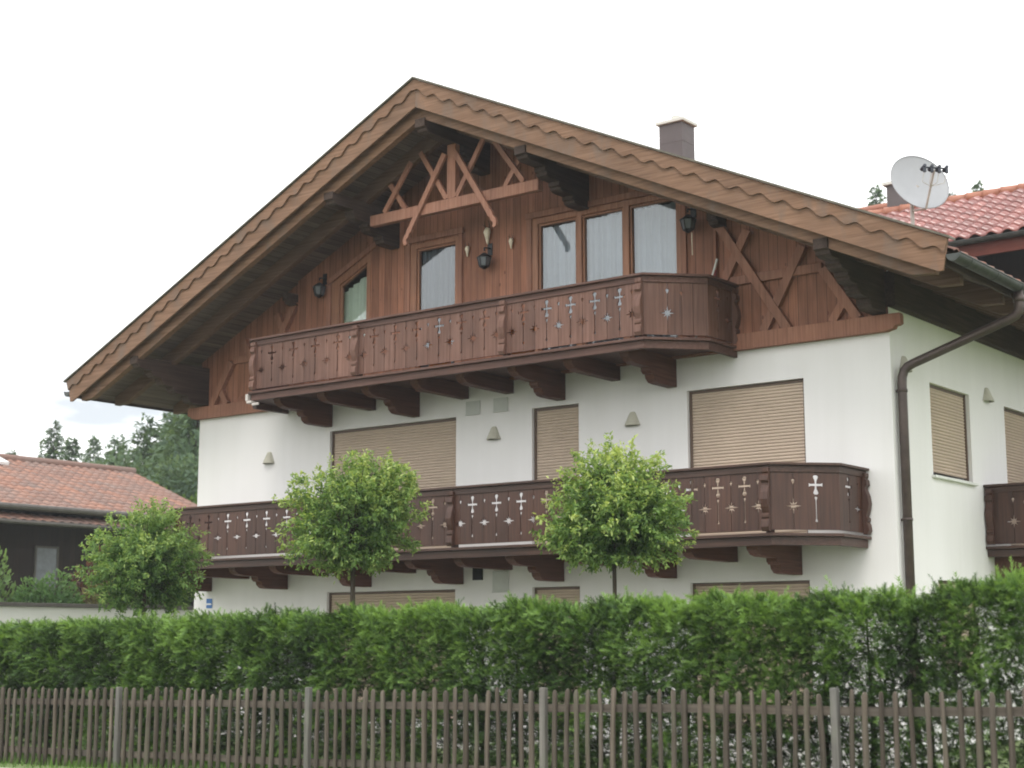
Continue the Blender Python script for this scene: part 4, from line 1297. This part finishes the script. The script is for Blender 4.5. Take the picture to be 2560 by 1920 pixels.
# ---------------------------------------------------------------- round-headed garden trees
LEAF = np.array([(0, 0, 0), (0.45, 0.24, 0.06), (1.0, 0, -0.10), (0.45, -0.24, 0.06)], float)
LEAFP = np.array([(0, 1, 2, 3)])
LEAF6 = np.array([(0, 0, 0), (0.28, 0.2, 0.05), (0.68, 0.17, 0.02), (1.0, 0, -0.14), (0.68, -0.17, 0.02), (0.28, -0.2, 0.05)], float)
LEAF6P = np.array([(0, 1, 2, 3), (0, 3, 4, 5)])
def round_tree(loc, rx, rz, zc, label, seed, mat, ntw=430, trunk_r=0.03, leaf=0.052, spikes=26):
    rg = np.random.default_rng(seed)
    t = thing('round_tree', loc, label, 'tree', 'clipped round headed trees between hedge and chalet')
    x, y, z = loc
    c = np.array([x, y, zc])
    tr = MB().tube([(x, y, z - 0.05), (x + 0.01, y, z + 0.8), (x - 0.01, y, zc - rz * 0.7), (x, y, zc + rz * 0.2)], [trunk_r * 1.25, trunk_r, trunk_r * 0.9, trunk_r * 0.45], 9)
    # limbs first: a score of leading shoots, each carrying its own clump of twigs
    nlimb = 46
    ld_ = rg.normal(0, 1, (nlimb, 3)); ld_[:, 2] += 0.25; ld_ /= np.linalg.norm(ld_, axis=1, keepdims=True)
    lr_ = rg.uniform(0.62, 1.08, nlimb)
    pick = rg.integers(0, nlimb, ntw)
    off = rg.normal(0, 1, (ntw, 3)) * 0.19
    q_ = ld_[pick] * (lr_[pick] * rg.power(2.0, ntw))[:, None] + off
    rad = np.linalg.norm(q_, axis=1)
    q_ = q_ / np.maximum(1.0, rad / 1.08)[:, None]
    rad = np.linalg.norm(q_, axis=1); d = q_ / rad[:, None]
    ltint = rg.normal(0, 0.09, nlimb)[pick]
    tw = c + q_ * np.array([rx, rx, rz])
    # crown is flatter below, peaked above
    low = tw[:, 2] < zc
    tw[low, 2] = zc - np.tanh((zc - tw[low, 2]) / (0.80 * rz)) * (0.78 if seed != 21 else 0.95) * rz
    hi = tw[:, 2] > zc + 0.25 * rz
    fr_ = (tw[hi, 2] - zc) / rz - 0.25
    tw[hi, 0] = x + (tw[hi, 0] - x) * (1 - 0.28 * fr_)
    tw[hi, 2] += 0.12 * fr_ * rz
    for k in range(0, ntw, 9):
        p = tw[k]
        b0 = np.array([x, y, zc - rz * 0.62 + 0.5 * rg.random() * rz])
        mid = (b0 + p) / 2 + np.array([0, 0, 0.06])
        tr.tube([b0, mid, p], [trunk_r * 0.33, trunk_r * 0.2, 0.004], 5, False)
    tr.build('trunk', 'bark', t, 0, True, False)
    PP, DD, SS, TT = [], [], [], []
    n_l = 26
    for k in range(ntw):
        out = d[k] + rg.normal(0, 0.45, 3); out[2] += 0.15
        out /= np.linalg.norm(out)
        L_ = rg.uniform(0.12, 0.22)
        s = np.linspace(0.0, 1.0, n_l)
        pts = tw[k] + out * (s * L_)[:, None] + rg.normal(0, 0.022, (n_l, 3))
        ld = out * 0.55 + rg.normal(0, 0.62, (n_l, 3)); ld[:, 2] -= 0.22 if tw[k][2] > zc - 0.4 * rz else 0.0
        PP.append(pts); DD.append(ld); SS.append(rg.uniform(0.75, 1.25, n_l) * leaf)
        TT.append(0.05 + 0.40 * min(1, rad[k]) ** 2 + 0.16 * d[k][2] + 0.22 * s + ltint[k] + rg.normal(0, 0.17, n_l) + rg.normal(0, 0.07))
    # unclipped shoots
    for k in range(spikes):
        dd = rg.normal(0, 1, 3); dd[2] = abs(dd[2]) * 1.3 + 0.15; dd /= np.linalg.norm(dd)
        p0 = c + dd * np.array([rx, rx, rz]) * 0.92
        g = dd * 0.6 + np.array([rg.normal(0, 0.2), rg.normal(0, 0.2), 0.75]); g /= np.linalg.norm(g)
        L_ = rg.uniform(0.12, 0.30)
        n_s = 14
        s = np.linspace(0, 1, n_s)
        PP.append(p0 + g * (s * L_)[:, None] + rg.normal(0, 0.008, (n_s, 3)))
        DD.append(g * 0.5 + rg.normal(0, 0.6, (n_s, 3))); SS.append(rg.uniform(0.6, 1.0, n_s) * leaf)
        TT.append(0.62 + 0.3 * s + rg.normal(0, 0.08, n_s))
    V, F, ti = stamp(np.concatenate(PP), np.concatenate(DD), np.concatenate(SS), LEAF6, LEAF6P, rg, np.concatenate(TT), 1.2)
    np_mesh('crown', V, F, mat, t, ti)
    return t
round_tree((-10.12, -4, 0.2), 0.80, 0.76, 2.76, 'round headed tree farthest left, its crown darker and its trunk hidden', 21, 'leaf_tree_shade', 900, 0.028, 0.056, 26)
round_tree((-5.88, -4, 0.2), 0.86, 0.80, 3.16, 'round headed tree with the thickest trunk, in front of the wide left shutters', 22, 'leaf_tree', 980, 0.036, 0.058, 44)
round_tree((-1.72, -4, 0.2), 0.77, 0.72, 3.02, 'round headed tree nearest the right, thin straight trunk before the lower balcony', 23, 'leaf_tree', 940, 0.027, 0.058, 54)

# ---------------------------------------------------------------- shrubs by the garden wall
def shrub(loc, rx, rz, label, mat, seed, n=1500, leaf=0.09, upright=0.0, name='shrub'):
    rg = np.random.default_rng(seed)
    t = thing(name, loc, label, 'shrub')
    d = rg.normal(0, 1, (n, 3)); d /= np.linalg.norm(d, axis=1, keepdims=True)
    d[:, 2] = np.abs(d[:, 2]) * 1.0 - 0.25
    lob = 1 + 0.15 * np.sin(d[:, 0] * 6 + seed) + 0.12 * np.cos(d[:, 1] * 8 + d[:, 2] * 6 + seed)
    r = rg.power(3, n) * lob
    P = np.array(loc) + np.array([0, 0, rz * 0.35]) + d * r[:, None] * np.array([rx, rx, rz * 0.75])
    D = d + rg.normal(0, 0.5, (n, 3)); D[:, 2] += upright
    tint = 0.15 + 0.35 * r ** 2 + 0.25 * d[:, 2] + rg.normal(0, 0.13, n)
    V, F, ti = stamp(P, D, rg.uniform(0.7, 1.3, n) * leaf, LEAF6, LEAF6P, rg, tint)
    np_mesh('foliage', V, F, mat, t, ti)
    m = MB()
    for k in range(9):
        a = rg.uniform(0, 6.28); q = rg.uniform(0.2, 0.75)
        m.tube([(loc[0], loc[1], loc[2] - 0.05), (loc[0] + rx * q * math.cos(a) * 0.5, loc[1] + rx * q * math.sin(a) * 0.5, loc[2] + rz * 0.45), (loc[0] + rx * q * math.cos(a), loc[1] + rx * q * math.sin(a), loc[2] + rz * 0.9 * (1 - q * 0.3))], [0.03, 0.02, 0.006], 5, False)
    m.build('stems', 'bark', t, 0, False, False)
    return t
shrub((-20.7, 0.15, 1.2), 0.75, 2.5, 'tall lime green shrub at the left edge behind the garden wall', 'shrub_lime', 31, 2600, 0.12, 1.2)
shrub((-19.85, 1.25, 1.5), 0.98, 1.55, 'broad dark green shrub behind the garden wall', 'shrub_dark', 32, 6500, 0.085)
shrub((-19.3, 2.35, 1.3), 0.62, 1.75, 'small bronze green shrub between dark shrub and tree', 'shrub_bronze', 33, 2200, 0.09)
shrub((-20.6, 3.4, 1.3), 0.85, 2.4, 'tall purple red shrub before the dark timber house', 'shrub_red', 34, 2600, 0.12, 0.6)
# earth bank carrying them
m = MB()
vs = []
for j, (xx, zz) in enumerate(((-17.16, 1.35), (-18.2, 1.75), (-20.0, 1.8), (-22.0, 1.5), (-25.5, 0.1))):
    for i in range(12): vs.append((xx, -4 + i * 1.0, zz + 0.06 * math.sin(i * 1.7 + j)))
fs = [(j * 12 + i, (j + 1) * 12 + i, (j + 1) * 12 + i + 1, j * 12 + i + 1) for j in range(4) for i in range(11)]
tag(link_mesh('planted_bank', vs, fs, 'ground_lawn', recalc=False, smooth=True), kind='structure')

# ---------------------------------------------------------------- trees beyond
FAN = np.array([(0, -0.05, 0), (0, 0.05, 0), (0.55, 0.26, -0.06), (1.0, 0.0, -0.22), (0.55, -0.26, -0.06)], float)
FANP = np.array([(0, 4, 3, 2)])
def conifer(x, y, h, r, label, seed, airy=0.0, top=1.0, mat='conifer_far'):
    rg = np.random.default_rng(seed)
    t = thing('conifer', (x, y, 0.0), label, 'tree', 'conifers beyond the roofs')
    MB().tube([(x, y, -0.2), (x, y, h * 0.5), (x, y, h * 0.985)], [0.012 * h + 0.06, 0.008 * h + 0.03, 0.015], 7).build('trunk', 'bark', t, 0, True, False)
    P, D, S, TI = [], [], [], []
    nl = int(h * 5.5)
    for k in range(nl):
        f = 0.12 + 0.88 * k / nl
        rr = min(r * (1 - f) ** 0.58 * top, r) + 0.05
        nb_ = int(10 + 12 * (1 - f))
        for j in range(nb_):
            if rg.random() < airy * 0.35: continue
            a = rg.uniform(0, 6.28)
            l = rr * rg.uniform(0.6, 1.15)
            dr = np.array([math.cos(a), math.sin(a), rg.uniform(-0.35, 0.10)])
            zz = h * f + rg.normal(0, 0.12)
            ns = max(5, int(l / 0.085))
            for q in range(ns):
                s = (q + 0.6) / ns
                P.append((x + dr[0] * l * s, y + dr[1] * l * s, zz + dr[2] * l * s - 0.12 * l * s * s))
                D.append(dr + rg.normal(0, 0.55, 3)); S.append(rg.uniform(0.17, 0.33)); TI.append(0.12 + 0.5 * s + rg.normal(0, 0.15))
    V, F, ti = stamp(np.array(P), np.array(D), np.array(S), LEAF, LEAFP, rg, np.array(TI), 0.7)
    np_mesh('crown', V, F, mat, t, ti)
    return t
def broadleaf(x, y, h, r, label, seed, mat='broadleaf_far', group='leafy trees beyond the far roof', n=8000):
    rg = np.random.default_rng(seed)
    t = thing('broadleaf_tree', (x, y, 0.0), label, 'tree', group)
    tr = MB().tube([(x, y, -0.2), (x + 0.1, y, h * 0.45), (x, y, h * 0.8)], [0.22, 0.16, 0.05], 7)
    nc = 26
    cs = []
    for k in range(nc):
        d = rg.normal(0, 1, 3); d /= np.linalg.norm(d)
        c = np.array([x, y, h * 0.6]) + d * np.array([r, r, h * 0.38]) * rg.uniform(0.35, 0.85)
        cs.append((c, rg.uniform(0.25, 0.5) * r))
        if k % 2 == 0: tr.tube([(x, y, h * 0.35), tuple(c)], [0.07, 0.02], 5, False)
    tr.build('trunk', 'bark', t, 0, True, False)
    P, D, TI = [], [], []
    for c, rc in cs:
        q = n // nc
        d = rg.normal(0, 1, (q, 3)); d /= np.linalg.norm(d, axis=1, keepdims=True)
        P.append(c + d * (rc * rg.power(2.5, q))[:, None]); D.append(d + rg.normal(0, 0.6, (q, 3)))
        TI.append(0.35 + 0.25 * d[:, 2] + rg.normal(0, 0.14, q) + rg.normal(0, 0.10))
    V, F, ti = stamp(np.concatenate(P), np.concatenate(D), rg.uniform(0.16, 0.30, nc * (n // nc)), LEAF, LEAFP, rg, np.concatenate(TI))
    np_mesh('crown', V, F, mat, t, ti)
    return t
conifer(-60.7, 28.0, 11.3, 2.2, 'short dark conifer tip at the left edge above the far roof', 41)
broadleaf(-64.8, 31.0, 12.4, 2.8, 'dark rounded tree at the left edge above the skylight', 42, 'conifer_far')
conifer(-54.6, 26.2, 12.0, 2.6, 'slender airy spruce standing highest above the far roof ridge', 43, 0.35)
conifer(-51.5, 25.0, 10.9, 2.2, 'pointed dense conifer right of the slender airy spruce', 44, 0.1)
broadleaf(-52.6, 26.8, 10.9, 2.4, 'dark rounded tree close behind the pointed dense conifer', 45, 'conifer_far')
conifer(-57.3, 30.6, 12.0, 2.3, 'thin faint spruce tip midway along the far roof ridge', 46, 0.5)
conifer(-49.8, 26.3, 10.9, 3.3, 'low broad conifer above the end of the far roof ridge', 47, 0.05)
conifer(-40.7, 20.6, 10.4, 3.0, 'big dark conifer with a blunt top left of the chalet eave', 48, 0.0, 1.15)
conifer(-50.2, 29.5, 12.5, 2.4, 'tall thin airy conifer under the tip of the chalet eave', 49, 0.45)
conifer(-38.0, 20.1, 10.6, 3.1, 'tall dark conifer against the white corner of the chalet', 50, 0.0, 1.2)
conifer(-35.6, 18.8, 11.0, 3.0, 'tallest dark conifer, partly hidden by the chalet corner', 51, 0.0, 1.2)
broadleaf(-30.4, 14.6, 6.9, 1.7, 'bright green leafy tree beside the white chalet corner', 52)
broadleaf(-33.6, 16.6, 7.4, 2.0, 'pale green leafy tree above the sloping far roof verge', 53)
broadleaf(-37.2, 18.2, 8.2, 2.3, 'mid green leafy tree below the big dark conifers', 54)
broadleaf(-43.5, 23.0, 9.2, 2.7, 'rounded green tree behind the end of the far ridge', 55)
broadleaf(-47.0, 25.6, 9.9, 2.6, 'dull green tree between low conifer and far ridge', 56, 'conifer_far')
for k, (px_, py_, hh_, rr_) in enumerate(((-41.5, 21.9, 9.9, 2.6), (-39.4, 20.9, 10.5, 2.8), (-36.9, 19.9, 11.0, 2.8), (-34.6, 18.4, 10.2, 2.6), (-32.4, 16.9, 8.2, 2.2), (-44.4, 22.6, 8.9, 2.5), (-53.5, 27.9, 10.5, 2.4), (-50.6, 27.0, 10.4, 2.6), (-47.6, 26.4, 10.2, 2.8), (-56.6, 29.0, 10.6, 2.4), (-45.2, 24.6, 10.2, 2.8))):
    broadleaf(px_, py_, hh_, rr_, ('dark leafy tree behind the blunt conifer', 'dark leafy tree between the two darkest conifers', 'dark leafy tree rising beside the chalet corner', 'dark leafy tree low beside the chalet corner', 'leafy tree just above the far roof verge', 'leafy tree left of the blunt conifer', 'low leafy tree at the foot of the slender airy spruce', 'low leafy tree under the pointed dense conifer', 'low leafy tree before the low broad conifer', 'low leafy tree left of the slender airy spruce', 'low leafy tree between broad and blunt conifers')[k], 70 + k, 'conifer_far', 'dark leafy trees of the far wood', 6500)
conifer(-24.1, 53.6, 24.6, 3.0, 'dark spruce tip left of the neighbouring grey chimney', 57, 0.1)
conifer(-24.7, 65.3, 27.3, 2.6, 'faint spruce tip just right of the satellite dish', 58, 0.35)
conifer(-21.7, 61.5, 26.4, 2.4, 'thin spruce tip above the red ridge at the right', 59, 0.1)
# far wooded slope
vs, fs = [], []
for j in range(9):
    for i in range(40):
        a = math.radians(-110 + 200 * i / 39)
        r = 150 + j * 15
        hh = 1.0 + 0.9 * math.sin(i * 0.5) + j * 0.8
        vs.append((8.4 + r * math.sin(a), -19 + r * math.cos(a), hh - 3))
fs = [(j * 40 + i, j * 40 + i + 1, (j + 1) * 40 + i + 1, (j + 1) * 40 + i) for j in range(8) for i in range(39)]
tag(link_mesh('hills', vs, fs, 'ground_lawn', recalc=False, smooth=True), kind='structure')

# ================================================================ picket fence
FY = -7.5
fence = thing('picket_fence', (-2, FY, 0.3), 'weathered wooden picket fence along the front of the garden', 'fence')
ftop = lambda x: 1.215 + 0.0172 * x
rg = random.Random(4)
def picket_bm(m, x, seed):
    r_ = random.Random(seed)
    r = r_.uniform(0.0205, 0.0285)
    zt = ftop(x) + r_.uniform(-0.022, 0.018) - (0.05 if r_.random() < 0.05 else 0)
    z0 = gz_(x, FY) - 0.03
    lean, bow = r_.uniform(-0.02, 0.02), r_.uniform(-0.010, 0.010)
    pts, rad = [], []
    for k in range(7):
        f = k / 6
        pts.append((x + lean * (f - 0.5) + bow * math.sin(math.pi * f) + r_.uniform(-0.002, 0.002), FY + r_.uniform(-0.002, 0.002), z0 + (zt - 0.03 - z0) * f))
        rad.append(r * (1.04 - 0.10 * f) * r_.uniform(0.94, 1.06))
    pts.append((pts[-1][0] + r_.uniform(-0.004, 0.004), FY, zt - 0.008)); rad.append(r * 0.62)
    pts.append((pts[-1][0], FY, zt)); rad.append(r * 0.3)
    m.tube(pts, rad, 8)
POSTS = [-9.2, -6.19, -3.15, -0.155, 2.73, 5.7]
xs = []
for a, b_ in zip(POSTS[:-1], POSTS[1:]):
    k = 22
    sp = (b_ - a) / (k + 1)
    xs += [a + sp * (i + 1) for i in range(k)]
inview = [x for x in xs if -8.75 < x < 4.45]
for i, x in enumerate(inview):
    m = MB(); picket_bm(m, x + rg.uniform(-0.014, 0.014), i)
    m.build('picket', 'fence_wood', fence, 0, True)
m = MB()
xx = -9.2 - 0.13
outer = [x for x in xs if not (-8.75 < x < 4.45)] + [-9.33 - 0.131 * k for k in range(30)]
for i, x in enumerate(outer): picket_bm(m, x, 1000 + i)
tag(m.build('pickets', 'fence_wood', fence, 0, True), kind='stuff')
for x in POSTS:
    hw = 0.031
    m = MB().box(x - hw, x + hw, FY - 0.03, FY + 0.03, gz_(x, FY) - 0.1, ftop(x) + 0.012)
    m.build('post', 'fence_post_wood', fence, 0.006)
for dz in (-0.165, -0.735):
    pts = [(x, FY + 0.036, ftop(x) + dz + 0.006 * math.sin(x * 2.1 + dz * 9)) for x in np.linspace(-13.2, 5.8, 40)]
    m = MB()
    vs, fs = [], []
    for (x, y, z) in pts:
        vs += [(x, FY + 0.025, z - 0.036), (x, FY + 0.025, z + 0.036), (x, FY + 0.055, z + 0.028), (x, FY + 0.062, z), (x, FY + 0.055, z - 0.028)]
    for i in range(len(pts) - 1):
        for j in range(5):
            fs.append((i * 5 + j, i * 5 + (j + 1) % 5, (i + 1) * 5 + (j + 1) % 5, (i + 1) * 5 + j))
    m.add(vs, fs).build('rail', 'fence_wood_rail', fence)
# grass growing along the fence foot and under the hedge
rg = np.random.default_rng(77)
n = 16000
x = rg.uniform(-12, 6.5, n); y = rg.uniform(-8.02, -4.6, n)
z = np.array([gz_(a, b_) for a, b_ in zip(x, y)])
BL = np.array([(0, -0.05, 0), (0, 0.05, 0), (1.0, 0.0, 0.25)], float)
V, F, ti = stamp(np.stack([x, y, z - 0.005], 1), np.stack([rg.normal(0, 0.35, n), rg.normal(0, 0.35, n), np.ones(n)], 1), rg.uniform(0.05, 0.14, n), BL, np.array([(0, 1, 2)]), rg, np.clip(rg.normal(0.5, 0.2, n), 0, 1))
tag(np_mesh('grass', V, F, 'lawn_grass', None, ti), 'short green grass along the fence foot and under the hedge', 'grass', None, 'stuff')

# ================================================================ air
hb = MB().box(-320, 320, -320, 320, -8, 34)
hm = bpy.data.materials.new('haze_air'); hm.use_nodes = True
hn, hl_ = hm.node_tree.nodes, hm.node_tree.links
hn.remove(hn['Principled BSDF'])
pv = hn.new('ShaderNodeVolumePrincipled')
pv.inputs['Color'].default_value = (0.93, 0.96, 1.0, 1)
pv.inputs['Density'].default_value = 0.0007
hl_.new(pv.outputs[0], hn['Material Output'].inputs['Volume'])
MATS['haze_air'] = hm
tag(hb.build('haze', 'haze_air'), kind='stuff')
